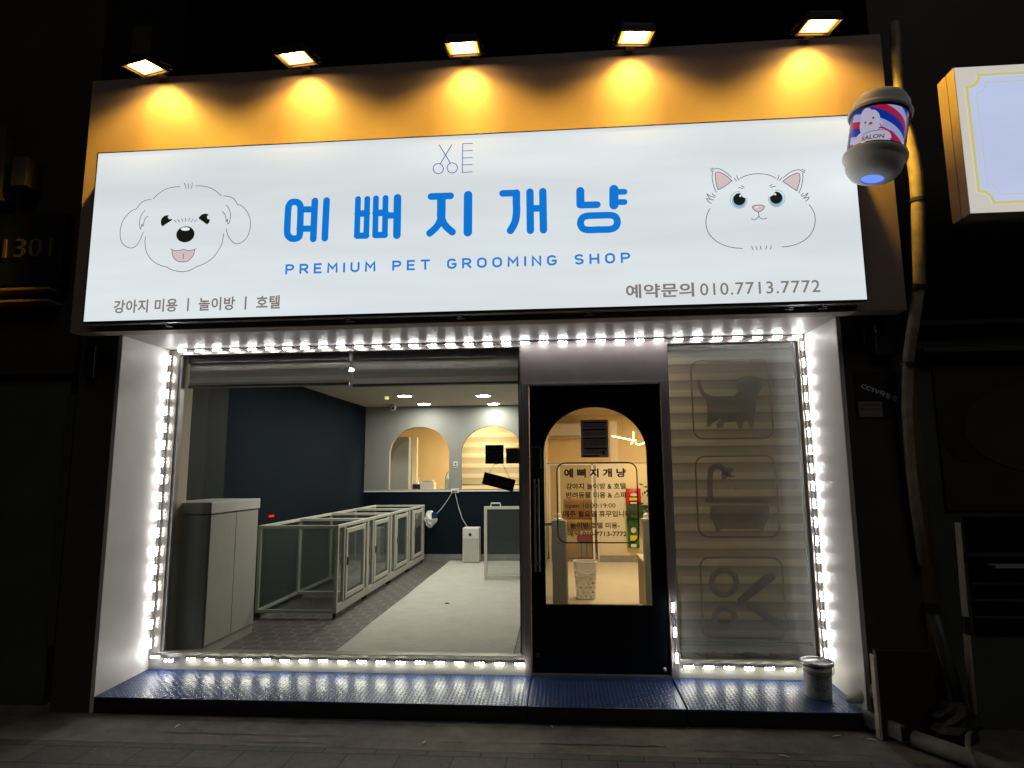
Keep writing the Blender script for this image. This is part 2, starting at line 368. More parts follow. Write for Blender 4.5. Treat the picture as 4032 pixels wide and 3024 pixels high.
dog = [(200, 182), (186, 190), (187, 220), (206, 262), (230, 290), (238, 350), (232, 422), (252, 422), (262, 405), (300, 378), (306, 385), (280, 412), (288, 428), (318, 424), (322, 402), (380, 395), (395, 430), (412, 430), (420, 395), (440, 392), (450, 430), (468, 430), (478, 340), (482, 290), (505, 235), (522, 205), (515, 180), (470, 170), (440, 165), (400, 172), (385, 200), (395, 240), (370, 268), (300, 272), (250, 265), (222, 248), (205, 215)]
m_ = MB(); m_.poly([ZR(p) for p in dog], DY); decal(m_, sheet)
for (cx, cy_, rr) in ((440, 255, 8), (457, 205, 9), (500, 190, 14)):
    m_ = MB(); m_.poly([ZR((cx+rr*math.cos(a*.628), cy_+rr*math.sin(a*.628))) for a in range(10)], DY-.001); decal(m_, sheet, 'dog_feature')
sh2 = empty('window_decal', (1.7, .014, 1.27), 'frosted decal of a bathtub under a shower head, middle one on the right pane', 'decal', 'frosted pictogram decals on the right pane')
dframe(.984, 1.565, sh2)
m_ = MB(); stroke(m_, [ZR(p) for p in cr([(250, 780), (250, 720), (250, 665), (262, 630), (290, 620), (315, 632), (328, 655)])], .04, DY); 
m_.poly([ZR(p) for p in [(318, 640), (345, 625), (372, 632), (330, 685), (308, 690), (305, 660)]], DY-.002); decal(m_, sh2, 'shower')
m_ = MB(); stroke(m_, [ZR(p) for p in [(235, 793), (552, 793)]], .033, DY)
m_.poly([ZR(p) for p in [(250, 818), (548, 818), (546, 880), (525, 925), (522, 952), (505, 952), (497, 935), (305, 935), (297, 952), (282, 952), (272, 915), (252, 880)]], DY-.0005); decal(m_, sh2, 'bathtub')
for k in range(11):
    m_ = MB(); cx, cy_ = 340+random.uniform(0, 45), 660+random.uniform(0, 75); rr = 5
    m_.poly([ZR((cx+rr*math.cos(a*.785), cy_+rr*math.sin(a*.785))) for a in range(8)], DY-.0002*k); decal(m_, sh2, 'water_drop')
sh3 = empty('window_decal', (1.7, .014, .55), 'frosted decal of open scissors in a rounded square, lowest on the right pane', 'decal', 'frosted pictogram decals on the right pane')
dframe(.266, .84, sh3)
m_ = MB(); stroke(m_, [ZR((320+62*math.cos(a*.314), 1205+62*math.sin(a*.314))) for a in range(20)], .04, DY, True)
stroke(m_, [ZR((322+52*math.cos(a*.314), 1380+45*math.sin(a*.314))) for a in range(20)], .038, DY, True); decal(m_, sh3, 'scissor_handles')
m_ = MB(); m_.poly([ZR(p) for p in [(385, 1290), (520, 1168), (560, 1158), (585, 1172), (570, 1195), (420, 1310), (395, 1320)]], DY)
m_.poly([ZR(p) for p in [(425, 1322), (450, 1300), (600, 1395), (606, 1412), (575, 1422), (560, 1418)]], DY-.0005)
keep(m_.build('scissor_blades', 'filmline'), sh3)

# door (frame, leaf, arched pane, handle, lock, lettering)
df = MB(); df.box(.140, .188, -.02, .09, .0, 2.134); df.box(1.176, 1.231, -.02, .09, .0, 2.134); df.box(.188, 1.176, -.02, .09, 2.116, 2.134)
df.build('door_frame', 'taupe', shop, bevel=.003)
MB().box(.188, 1.176, -.01, .09, -.02, .03).build('door_threshold', 'alu', shop, bevel=.003)
AX0, AX1, AZ0, ASP, AZT = .294, 1.062, .503, 1.60, 1.946
arc = [(AX0+(AX1-AX0)/2+(AX1-AX0)/2*math.cos(math.pi*k/32), ASP+(AZT-ASP)*math.sin(math.pi*k/32)) for k in range(33)]
inner = [(AX0, AZ0), (AX1, AZ0)]+arc
outer = [(.192, .034), (1.172, .034), (1.172, 2.112), (.192, 2.112)]
bm = bmesh.new()
def ring(pts, y): 
    vs = [bm.verts.new((p[0], y, p[1])) for p in pts]
    return vs, [bm.edges.new((vs[i], vs[(i+1) % len(vs)])) for i in range(len(vs))]
o1, e1 = ring(outer, 0); i1, e2 = ring(inner, 0)
bmesh.ops.triangle_fill(bm, edges=e1+e2, use_beauty=True)
fr = bmesh.ops.extrude_face_region(bm, geom=list(bm.faces))
for v in [x for x in fr['geom'] if isinstance(x, bmesh.types.BMVert)]: v.co.y += .045
bmesh.ops.recalc_face_normals(bm, faces=bm.faces)
me = bpy.data.meshes.new('door'); bm.to_mesh(me); bm.free(); me.materials.append(MT['door'])
door = bpy.data.objects.new('door', me); COL.objects.link(door); door.parent = shop
m_ = MB(); m_.poly(inner, .022); m_.build('door_pane', 'glass', door)
m_ = MB(); stroke(m_, inner, .007, -.001, closed=True); m_.build('pane_trim', 'alu_dark', door)
m_ = MB()
for xx in (.228, .254): m_.tube([(xx, -.055, .745), (xx, -.055, 1.412)], .0075, 12)
for zz in (.80, 1.36): m_.tube([(.241, .0, zz), (.241, -.05, zz)], .008, 8); m_.box(.222, .26, -.062, -.05, zz-.012, zz+.012)
m_.build('door_handle', 'alu', door, smooth=False)
MB().box(.207, .277, -.045, -.001, 1.483, 1.65).build('lock_box', 'black', door, bevel=.006)
MB().box(.244, .283, -.02, -.001, 1.33, 1.47).build('lock_plate', 'dark_metal', door, bevel=.003)
m_ = MB(); m_.lathe([(0, 0), (.016, 0), (.016, .006), (.011, .008), (0, .008)], n=20); k_ = m_.build('door_keyhole', 'alu_dark', door); k_.rotation_euler = (R(90), 0, 0); k_.location = (.232, 0, .155)
m_ = MB(); m_.lathe([(0, 0), (.016, 0), (.016, .01), (.008, .02), (0, .02)], n=16); k_ = m_.build('door_stop', 'alu', door); k_.rotation_euler = (R(90), 0, 0); k_.location = (1.13, 0, .07)
LY = .016
lines = [('예 뻐 지 개 냥', .446, .904, 1.451, .066, .02), ('강아지 놀이방 & 호텔', .459, .901, 1.353, .046, .012), ('반려동물 미용 & 스파', .458, .905, 1.288, .046, .012), ('open 10:00:19:00', .446, .821, 1.207, .042, .018),
         ('매주 월요일 휴무입니다', .435, .935, 1.152, .046, .012), ('놀이방·호텔 미용-', .484, .847, 1.067, .044, .012), ('예약 010-7713-7772', .463, .897, 1.008, .044, .012)]
for t_, a, b_, zc, h_, bo in lines: text_mb(t_, a, b_, zc, h_, LY, bo*(1.9 if ord(t_[0]) > 255 else .5)).build('door_lettering', 'vinyl', door)
m_ = MB(); stroke(m_, rrect(.392, .985, .943, 1.527, .065), .009, LY, closed=True); m_.build('lettering_outline', 'vinyl', door)
nt_ = empty('paper_notice', (.677, .012, 1.567), 'dark typed notice taped at the top of the arched door pane', 'notice')
q = MB().box(.576, .782, .010, .014, 1.566, 1.85); q = keep(q.build('paper', 'notice'), nt_)
m_ = MB()
for zz, a, b_ in ((1.828, .592, .768), (1.774, .592, .768), (1.71, .592, .765), (1.633, .6, .768), (1.577, .592, .71)): m_.box(a, b_, .0085, .0098, zz-.006, zz+.006)
keep(m_.build('heading_bars', 'ink'), nt_)
m_ = MB(); random.seed(3)
for zz in (1.81, 1.802, 1.794, 1.756, 1.748, 1.74, 1.732, 1.693, 1.685, 1.677, 1.669, 1.661, 1.653, 1.615, 1.607, 1.6):
    x_ = .594
    while x_ < .75: L = random.uniform(.01, .03); m_.box(x_, min(x_+L, .766), .0092, .0099, zz-.0016, zz+.0016); x_ += L+.005
keep(m_.build('typed_lines', 'ink'), nt_)
m_ = MB(); m_.poly([(.743+.012*math.cos(a*.524), 1.598+.012*math.sin(a*.524)) for a in range(12)], .0094); keep(m_.build('emblem', 'ink'), nt_)

# stickers and the CLOSED sign on the inside of the left pane
st = empty('window_sticker', (-.078, .03, 1.526), 'dark blue square sticker with pale print, left of the brown one on the big pane', 'sticker')
keep(MB().box(-.149, -.009, .024, .027, 1.526, 1.669).build('sticker_sheet', 'sticker_navy', bevel=.001), st)
keep(text_mb('보안구역', -.137, -.02, 1.617, .02, .0235, .02).build('sticker_print', 'pale'), st)
keep(text_mb('SECURITY', -.1, -.02, 1.592, .012, .0235, .02).build('sticker_print', 'pale'), st)
keep(text_mb('출동경비', -.12, -.02, 1.643, .007, .0235, .01).build('sticker_print', 'pale'), st)
st = empty('window_sticker', (.066, .03, 1.527), 'brown square sticker with a camera in a ring, beside the door post', 'sticker')
keep(MB().box(.009, .119, .024, .027, 1.527, 1.643).build('sticker_sheet', 'sticker_brown', bevel=.001), st)
m_ = MB(); stroke(m_, [(.065+.026*math.cos(a*.262), 1.604+.026*math.sin(a*.262)) for a in range(24)], .005, .0235, True); m_.poly([(.052, 1.612), (.077, 1.606), (.077, 1.597), (.066, 1.6), (.062, 1.59), (.055, 1.592)], .023); keep(m_.build('camera_icon', 'ink'), st)
keep(text_mb('CCTV 녹화중', .022, .106, 1.558, .013, .0235, .03).build('sticker_print', 'ink'), st)
keep(text_mb('24시간 촬영중', .03, .1, 1.541, .006, .0235, .01).build('sticker_print', 'ink'), st)
cs = empty('closed_sign', (-.05, .045, 1.39), 'small black CLOSED board hanging askew on a cord inside the window', 'sign')
a = R(-14.8)
b_ = MB().box(-.122, .122, -.006, .006, -.046, .046).build('board', 'ink', cs, bevel=.003); b_.rotation_euler = (0, -a, 0)
t_ = text_mb('CLOSED', -.095, .095, 0, .034, -.0075, .01).build('lettering', 'post', b_)
b2 = MB().box(.085, .095, -.008, -.0062, .02, .03).build('sticker_dot', 'grey_dark', b_)
keep(MB().tube([(-.122, .045, 1.46), (-.079, .045, 1.524)], .0022, 6).tube([(-.079, .045, 1.524), (-.021, .045, 1.528)], .0022, 6).tube([(-.021, .045, 1.528), (.037, .045, 1.414)], .0022, 6).build('cord', 'sofa'), cs)

# ================================================================== interior shell (parts of the shop)
def part(nm, mt, x0, x1, y0, y1, z0, z1, parent=shop, bv=0): return MB().box(x0, x1, y0, y1, z0, z1).build(nm, mt, parent, bevel=bv)
YB = 5.62
hexm = bpy.data.materials.new('hex_tiles'); hexm.use_nodes = True; n = hexm.node_tree; b = n.nodes['Principled BSDF']; b.inputs['Roughness'].default_value = .5
tc = n.nodes.new('ShaderNodeTexCoord')
def mth(op, a=None, b_=None, va=0, vb=0):
    q = n.nodes.new('ShaderNodeMath'); q.operation = op; q.inputs[0].default_value = va; q.inputs[1].default_value = vb
    if a: n.links.new(a, q.inputs[0])
    if b_: n.links.new(b_, q.inputs[1])
    return q.outputs[0]
sx = n.nodes.new('ShaderNodeSeparateXYZ'); n.links.new(tc.outputs['Object'], sx.inputs[0])
SZ = .17; U = mth('DIVIDE', sx.outputs[0], None, vb=SZ); V = mth('DIVIDE', sx.outputs[1], None, vb=SZ)
def hexd(ou, ov):
    uu = mth('SUBTRACT', mth('WRAP' if False else 'FLOORED_MODULO', mth('ADD', U, None, vb=ou), None, vb=1.0), None, vb=.5)
    vv = mth('SUBTRACT', mth('FLOORED_MODULO', mth('ADD', V, None, vb=ov), None, vb=1.732), None, vb=.866)
    au = mth('ABSOLUTE', uu); av = mth('ABSOLUTE', vv)
    return mth('MAXIMUM', au, mth('ADD', mth('MULTIPLY', au, None, vb=.5), mth('MULTIPLY', av, None, vb=.866)))
hd = mth('MINIMUM', hexd(0, 0), hexd(.5, .866)); ed = mth('GREATER_THAN', hd, None, vb=.472)
nz = n.nodes.new('ShaderNodeTexNoise'); nz.inputs['Scale'].default_value = 4; nz.inputs['Detail'].default_value = 6
rp = n.nodes.new('ShaderNodeValToRGB'); rp.color_ramp.elements[0].color = (.062, .052, .045, 1); rp.color_ramp.elements[1].color = (.12, .102, .088, 1); n.links.new(nz.outputs['Fac'], rp.inputs[0])
mx = n.nodes.new('ShaderNodeMix'); mx.data_type = 'RGBA'; n.links.new(ed, mx.inputs[0]); n.links.new(rp.outputs[0], mx.inputs[6]); mx.inputs[7].default_value = (.24, .22, .2, 1); n.links.new(mx.outputs[2], b.inputs['Base Color'])
MT['hex'] = hexm
fl = part('interior_floor', 'hex', -2.88, .12, .1, YB, -.1, ZF)
part('interior_floor', 'recfloor', .121, 3.0, .1, 5.84, -.1, ZF)
part('interior_floor', 'woodfloor', .121, 3.0, 5.841, 8, -.1, ZF+.02)
part('interior_wall', 'navy', -2.95, -2.87, .1, YB, ZF, 2.57)
part('window_return', 'cream', -2.87, -2.62, .075, .2, ZF, 2.45)      # return beside the window
part('wall_panel', 'panel_dark', -2.869, -2.86, .201, 1.2, ZF, 2.56)
bd = part('window_reveal', 'cream', -2.62, -2.52, .072, .6, ZF, 2.3) if False else None
part('partition_wall', 'back_wall', .1, .16, .11, 5.6, ZF, 2.57)
part('ceiling', 'ceiling', -2.95, 3.1, .1, 8.1, 2.57, 2.61)
part('skirting_board', 'alu', -2.86, .07, YB-.015, YB, ZF, .15)
part('lower_back_wall', 'navy', -2.87, .08, YB, YB+.1, ZF, 1.15)
part('window_ledge', 'white', -2.87, .08, YB-.012, YB+.14, 1.15, 1.17, bv=.003)
# back wall with two arches
bm = bmesh.new()
def archpts(x0, x1, zb, zs, zt):
    return [(x0, zb), (x1, zb)]+[((x0+x1)/2+(x1-x0)/2*math.cos(math.pi*k/28), zs+(zt-zs)*math.sin(math.pi*k/28)) for k in range(29)]
ed_ = []
for pts in ([(-2.87, 1.17), (.08, 1.17), (.08, 2.57), (-2.87, 2.57)], archpts(-2.454, -1.44, 1.19, 1.77, 2.227), archpts(-1.242, -.215, 1.19, 1.77, 2.223)):
    ed_ += ring(pts, YB)[1]
bmesh.ops.triangle_fill(bm, edges=ed_, use_beauty=True)
fr = bmesh.ops.extrude_face_region(bm, geom=list(bm.faces))
for v in [x for x in fr['geom'] if isinstance(x, bmesh.types.BMVert)]: v.co.y += .1
bmesh.ops.recalc_face_normals(bm, faces=bm.faces)
me = bpy.data.meshes.new('arched_wall'); bm.to_mesh(me); bm.free(); me.materials.append(MT['back_wall'])
o = bpy.data.objects.new('arched_wall', me); COL.objects.link(o); o.parent = shop
# room behind the arches
part('rear_wall', 'warm', -2.95, .12, 7.6, 7.7, ZF, 2.57)
part('rear_side_wall', 'warm', -3.05, -2.95, 5.7, 7.6, ZF, 2.57)
part('rear_floor', 'recfloor', -2.95, .12, YB+.1, 7.6, -.1, ZF)
part('rear_cabinet', 'cabside', -2.95, -2.29, 6.3, 6.6, ZF, 2.1)
part('rear_door_jamb', 'cream', -2.28, -2.19, 6.5, 6.6, ZF, 2.1)
part('rear_counter', 'cream', -2.1, -1.3, 6.0, 6.5, ZF, 1.12)
# reception shell
part('reception_wall', 'warm', 3.0, 3.1, .11, 8.0, ZF, 2.57)
part('reception_rear_wall', 'warm', .121, 3.0, 8.0, 8.1, ZF, 2.57)
part('reception_left_wall', 'warm', .121, .16, 5.65, 8.0, ZF+.03, 2.57)
hp = part('reception_partition', 'cream', .99, 1.40, 5.5, 5.56, .15, 1.588)
part('partition_panel', 'warm', 1.401, 2.99, 5.5, 5.56, .15, 1.588)
part('partition_base', 'alu', .99, 2.99, 5.485, 5.56, ZF, .15)
part('partition_cap', 'taupe', .17, 2.99, 5.49, 5.57, 1.589, 1.6)
gp = MB(); 
for xx in (.2, .36, .89, .965): gp.box(xx, xx+.03, 5.5, 5.55, ZF, 1.588)
gp.box(.23, .965, 5.5, 5.55, 1.565, 1.588); gp.build('glazing_frame', 'white', shop)
MB().quad((.23, 5.52, ZF), (.965, 5.52, ZF), (.965, 5.52, 1.57), (.23, 5.52, 1.57)).build('glazing_pane', 'penglass', shop)
part('inner_column', 'cream', 1.28, 1.42, 6.6, 6.75, ZF+.02, 2.35)

# ================================================================== window blinds
def zebra(nm, x0, x1, z0, z1, y, label, cat='blind', per=.126, trans=.3, light=(.5, .42, .33), dark=(.2, .165, .13), group=None):
    m = bpy.data.materials.new(nm); m.use_nodes = True; n = m.node_tree; n.nodes.clear()
    o = n.nodes.new('ShaderNodeOutputMaterial'); d = n.nodes.new('ShaderNodeBsdfDiffuse'); t = n.nodes.new('ShaderNodeBsdfTranslucent'); mx = n.nodes.new('ShaderNodeMixShader'); mx.inputs[0].default_value = trans
    tc = n.nodes.new('ShaderNodeTexCoord'); s = n.nodes.new('ShaderNodeSeparateXYZ'); n.links.new(tc.outputs['Object'], s.inputs[0])
    def mm(op, a, vb):
        q = n.nodes.new('ShaderNodeMath'); q.operation = op; n.links.new(a, q.inputs[0]); q.inputs[1].default_value = vb; return q.outputs[0]
    fr_ = mm('FLOORED_MODULO', mm('DIVIDE', s.outputs[2], per), 1.0)
    r = n.nodes.new('ShaderNodeValToRGB'); r.color_ramp.interpolation = 'LINEAR'; e = r.color_ramp.elements
    e[0].position = 0; e[0].color = (*dark, 1); e[1].position = 1; e[1].color = (*dark, 1)
    for p_, c_ in ((.06, dark), (.09, light), (.45, light), (.5, tuple(x_*.75 for x_ in light)), (.93, tuple(x_*.66 for x_ in light)), (.97, dark)):
        k = e.new(p_); k.color = (*c_, 1)
    n.links.new(fr_, r.inputs[0])
    nz = n.nodes.new('ShaderNodeTexNoise'); nz.inputs['Scale'].default_value = 3; mpn = n.nodes.new('ShaderNodeMapping'); mpn.inputs['Scale'].default_value = (1, 1, 14); n.links.new(tc.outputs['Object'], mpn.inputs[0]); n.links.new(mpn.outputs[0], nz.inputs['Vector'])
    mu = n.nodes.new('ShaderNodeMix'); mu.data_type = 'RGBA'; mu.blend_type = 'MULTIPLY'; mu.inputs[0].default_value = .35; n.links.new(r.outputs[0], mu.inputs[6]); n.links.new(nz.outputs['Color'], mu.inputs[7])
    n.links.new(mu.outputs[2], d.inputs[0]); n.links.new(mu.outputs[2], t.inputs[0]); n.links.new(d.outputs[0], mx.inputs[1]); n.links.new(t.outputs[0], mx.inputs[2]); n.links.new(mx.outputs[0], o.inputs[0])
    root = empty(nm, ((x0+x1)/2, y, z1), label, cat, group)
    # cloth with shallow louvre-like waves
    NZ = max(8, int((z1-z0)/per*10)); NX = 16; mb = MB(); vs = []; fs = []
    for i in range(NZ+1):
        for j in range(NX+1):
            z = z0+(z1-z0)*i/NZ; x = x0+(x1-x0)*j/NX
            vs.append((x, y+.0015*math.sin(2*math.pi*z/per)+.004*math.sin(3*x+z), z))
    for i in range(NZ):
        for j in range(NX): k = i*(NX+1)+j; fs.append((k, k+1, k+NX+2, k+NX+1))
    mb.add(vs, fs); keep(mb.build('blind_fabric', m, smooth=True), root)
    keep(MB().tube([(x0, y, z0-.012), (x1, y, z0-.012)], .014, 12).build('bottom_rail', 'alu'), root)
    keep(MB().box(x0, x1, y-.03, y+.04, z1, z1+.07).build('head_box', 'alu', bevel=.008), root)
    return root
zebra('roller_blind', -2.6, -1.255, 2.185, 2.36, .11, 'left rolled-up grey roller blind at the top of the large window', light=(.9, .88, .84), dark=(.55, .54, .52), per=.1, group='roller blinds of the large window')
zebra('roller_blind', -1.23, .118, 2.172, 2.36, .13, 'grey roller blind at the top of the large window, nearer the door', light=(.9, .86, .82), dark=(.66, .63, .6), per=.12, group='roller blinds of the large window')
zebra('roller_blind', 1.235, 2.235, .235, 2.38, .12, 'full-length striped roller blind lowered behind the narrow right window', light=(.86, .86, .85), dark=(.5, .49, .47), trans=.2)
zebra('roller_blind', -1.35, -.12, 1.27, 2.35, 5.86, 'cream striped roller blind lowered behind the right-hand arch', light=(.9, .76, .48), dark=(.62, .5, .3), per=.17)

# dishes on the sill under the right blind
for i, (x, r_, c_) in enumerate(((1.36, .075, 'black'), (1.58, .1, 'alu_dark'), (1.82, .09, 'black'), (2.05, .1, 'alu_dark'))):
    m_ = MB(); m_.lathe([(0, 0), (r_*.7, 0), (r_, .05), (r_*.95, .052), (r_*.66, .01), (0, .01)], n=24)
    o = m_.build('pet_bowl', c_, smooth=True); o.location = (x, .28, ZF+.0)
    o.location.z = .05
    tag(o, ['small black pet bowl, leftmost under the blind of the right window', 'wide dark grey metal bowl second from left under the right blind', 'black pet bowl third from left under the right blind', 'dark metal bowl nearest the bucket, under the right blind'][i], 'bowl', 'bowls under the right blind')

# ================================================================== furniture in the grooming room
cab = empty('cabinet', (-2.62, .6, ZF), 'tall beige two-door cabinet standing just inside the window at the left', 'cabinet')
keep(part('carcass', 'cabin', -2.83, -2.4, .16, .96, ZF, 1.14, None, .003), cab)
keep(part('top_board', 'white', -2.84, -2.37, .15, .97, 1.15, 1.24, None, .004), cab)
for ya, yb in ((.165, .56), (.566, .955)): keep(part('cabinet_door', 'cab', -2.399, -2.378, ya, yb, .13, 1.14, None, .003), cab)
keep(part('plinth', 'cab', -2.399, -2.385, .165, .955, ZF, .125, None), cab)

pen0 = empty('dog_pen', (-2.635, 1.494, ZF), 'nearest white framed glass dog pen, beside the cabinet', 'dog pen', 'row of glass dog pens along the navy wall')
L, W, H = .985, .83, .9
t = .032
fm = MB()
for x in (0, W-t):
    for y in (0, L-t): fm.box(x, x+t, y, y+t, .05, H)
for x in (0, W-t): fm.box(x, x+t, t, L-t, H-t, H-.001); 
for y in (0, L-t): fm.box(t, W-t, y+.001, y+t-.001, H-t, H-.002); fm.box(t, W-t, y+.001, y+t-.001, .05, .05+t)
fm.box(0.001, t-.001, t, L-t, .05, .05+t)
fm.box(W-t, W-.001, t, L-t, .05, .13)
for y in (.19, .85): fm.box(W-t+.001, W-.002, y, y+.03, .13, H-t)
fm.build('pen_frame', 'pen', pen0, bevel=.003)
d_ = MB(); d_.box(W-.02, W+.012, .225, .27, .145, .85); d_.box(W-.02, W+.012, .8, .845, .145, .85); d_.box(W-.0195, W+.0115, .27, .8, .8, .845); d_.box(W-.0195, W+.0115, .27, .8, .15, .195)
dd = d_.build('pen_door', 'pen', pen0, bevel=.003)
MB().quad((W-.004, .27, .195), (W-.004, .8, .195), (W-.004, .8, .8), (W-.004, .27, .8)).build('door_glass', 'penglass', dd)
MB().box(W+.013, W+.03, .235, .26, .48, .56).build('door_latch', 'alu_dark', dd, bevel=.003)
MB().quad((t, .016, .08), (W-t, .016, .08), (W-t, .016, H-t), (t, .016, H-t)).build('end_panel', 'penfilm', pen0)
gl = MB()
gl.quad((W-.016, t, .13), (W-.016, .19, .13), (W-.016, .19, H-t), (W-.016, t, H-t)); gl.quad((W-.016, .88, .13), (W-.016, L-t, .13), (W-.016, L-t, H-t), (W-.016, .88, H-t))
gl.quad((.016, t, .08), (.016, L-t, .08), (.016, L-t, H-t), (.016, t, H-t))
gl.build('side_glass', 'penglass', pen0)
for x in (.03, W-.03):
    for y in (.04, L-.04):
        m_ = MB(); m_.tube([(x-.012, y, .024), (x+.012, y, .024)], .023, 14); m_.box(x-.018, x+.018, y-.012, y+.012, .04, .052); m_.build('caster', 'black', pen0)
for i, lab in enumerate(('second glass dog pen from the window', 'third glass dog pen from the window', 'farthest glass dog pen, against the back wall')):
    c = copy_tree(pen0); c.location.y += (L+.004)*(i+1); c['label'] = lab
rm = MT['rug'] = mat('rug_beige', (.5, .48, .42), .95, var=.12, vscale=7, bump=.3, bscale=140)
n = rm.node_tree; b = n.nodes['Principled BSDF']; tc = n.nodes.new('ShaderNodeTexCoord'); sx = n.nodes.new('ShaderNodeSeparateXYZ'); n.links.new(tc.outputs['Object'], sx.inputs[0])
zx = mth('ABSOLUTE', mth('SUBTRACT', mth('FLOORED_MODULO', mth('DIVIDE', sx.outputs[0], None, vb=.16), None, vb=1.0), None, vb=.5))
zy = mth('FLOORED_MODULO', mth('ADD', mth('DIVIDE', sx.outputs[1], None, vb=.075), zx), None, vb=1.0)
zl = mth('LESS_THAN', zy, None, vb=.16); zm = mth('MULTIPLY', zl, None, vb=.22)
mx = n.nodes.new('ShaderNodeMix'); mx.data_type = 'RGBA'; n.links.new(zm, mx.inputs[0]); n.links.new(b.inputs['Base Color'].links[0].from_socket, mx.inputs[6]); mx.inputs[7].default_value = (.2, .19, .16, 1); n.links.new(mx.outputs[2], b.inputs['Base Color'])
rg = MB(); NX, NY = 20, 60; vs = []; fs = []
for i in range(NY+1):
    for j in range(NX+1):
        y = .13+5.42*i/NY; x = -1.40+1.42*j/NX+.004*math.sin(y*3); vs.append((x, y, ZF+.009+.003*math.sin(7*y+3*x)*math.sin(5*x)))
for i in range(NY):
    for j in range(NX): k = i*(NX+1)+j; fs.append((k, k+1, k+NX+2, k+NX+1))
rg.add(vs, fs); tag(rg.build('runner_mat', 'rug', smooth=True), 'long beige padded runner mat on the tiled floor of the grooming room', 'mat')
o = MB().tube([(-.86, 2.2, .065), (-.83, 2.21, .068), (-.81, 2.2, .066)], [.004, .007, .003], 6).build('crumb', 'black'); tag(o, 'tiny dark crumb lying on the beige runner mat', 'crumb')
ap = empty('air_purifier', (-1.02, 5.35, ZF), 'white tower air purifier with a round dark dial by the back wall', 'air purifier')
keep(part('body', 'white', -1.155, -.894, 5.255, 5.48, ZF+.02, .60, None, .015), ap)
keep(part('grille', 'cab', -1.14, -.91, 5.249, 5.2545, .09, .44, None), ap)
m_ = MB(); m_.lathe([(0, 0), (.024, 0), (.024, .006), (0, .006)], n=24); k_ = m_.build('dial', 'ink'); k_.rotation_euler = (R(90), 0, 0); k_.location = (-1.035, 5.255, .495); keep(k_, ap)
keep(part('base', 'cabside', -1.145, -.905, 5.265, 5.47, ZF, ZF+.02, None), ap)
gt = empty('gate_panel', (-.3, 3.76, ZF), 'white framed glass gate panel with a top handle standing on the mat', 'gate')
m_ = MB(); m_.box(-.625, -.585, 3.745, 3.78, ZF, 1.01); m_.box(.02, .06, 3.745, 3.78, ZF, 1.01); m_.box(-.585, .02, 3.746, 3.779, .97, 1.009); m_.box(-.585, .02, 3.746, 3.779, .075, .115)
keep(m_.build('gate_frame', 'pen', bevel=.003), gt)
keep(MB().quad((-.585, 3.762, .115), (.02, 3.762, .115), (.02, 3.762, .97), (-.585, 3.762, .97)).build('gate_glass', 'penglass'), gt)
keep(MB().tube([(-.535, 3.762, 1.01), (-.53, 3.762, 1.05), (-.41, 3.762, 1.05), (-.405, 3.762, 1.01)], .01, 8).build('gate_handle', 'white'), gt)
tag(MB().tube(cr2 := [(-1.34, 5.58, 1.17), (-1.31, 5.58, 1.05), (-1.27, 5.57, .9), (-1.2, 5.52, .72), (-1.12, 5.5, .6), (-1.05, 5.5, .5)], .007, 6).build('power_cable', 'wirew'), 'white cable hanging from the wall socket to the air purifier', 'cable', 'cables at the back wall')
tag(MB().tube([(-1.36, 5.58, 1.17), (-1.45, 5.57, 1.02), (-1.55, 5.54, .88), (-1.66, 5.5, .76), (-1.72, 5.47, .72)], .006, 6).build('power_cable', 'wirew'), 'white cable sagging from the wall socket towards the farthest pen', 'cable', 'cables at the back wall')
so = empty('wall_socket', (-1.34, 5.6, 1.19), 'white wall socket with plugs on the ledge between the arches', 'socket')
keep(part('socket_plate', 'white', -1.4, -1.27, 5.585, 5.607, 1.13, 1.2, None, .004), so); keep(part('plug', 'alu', -1.375, -1.34, 5.555, 5.584, 1.145, 1.175, None, .006), so); keep(part('plug', 'alu', -1.325, -1.295, 5.555, 5.584, 1.145, 1.175, None, .006), so)
bg_ = empty('plastic_bag', (-1.74, 5.42, .7), 'crumpled white and blue plastic bag hanging at the far pen', 'bag')
m_ = MB(); random.seed(5); vs = []; fs = []
for i in range(7):
    for j in range(10):
        a = 2*math.pi*j/10; rr = (.03, .07, .095, .1, .095, .07, .02)[i]*random.uniform(.75, 1.2); vs.append((-1.70+rr*math.cos(a), 5.38+rr*.6*math.sin(a), .86-.045*i))
for i in range(6):
    for j in range(10): fs.append((i*10+j, i*10+(j+1) % 10, (i+1)*10+(j+1) % 10, (i+1)*10+j))
m_.add(vs, fs); keep(m_.build('bag_body', 'white'), bg_)
keep(MB().box(-1.66, -1.58, 5.31, 5.32, .74, .84).build('blue_stripe', 'blue'), bg_)
sk = empty('wall_label', (-1.33, 5.61, 1.59), 'tiny white label with a dark mark on the wall between the arches', 'label')
keep(part('paper', 'white', -1.365, -1.295, 5.615, 5.619, 1.54, 1.64, None), sk); m_ = MB(); m_.poly([(-1.33+.018*math.cos(a*.7), 1.605+.015*math.sin(a*.7)) for a in range(9)], 5.613); keep(m_.build('mark', 'ink'), sk); keep(part('caption', 'ink', -1.358, -1.302, 5.612, 5.614, 1.56, 1.572, None), sk)
cc = empty('security_camera', (-2.31, 5.3, 2.57), 'small white ceiling camera with a dark lens near the arched wall', 'camera')
keep(MB().lathe([(0, 2.57), (.05, 2.57), (.055, 2.545), (.045, 2.53), (0, 2.53)], (-2.31, 5.3, 0), 20).build('mount', 'white', smooth=True), cc)
keep(MB().tube([(-2.31, 5.32, 2.52), (-2.29, 5.2, 2.5)], .04, 16).build('camera_body', 'white'), cc); keep(MB().tube([(-2.29, 5.2, 2.5), (-2.288, 5.19, 2.498)], .022, 14).build('lens', 'ink'), cc)
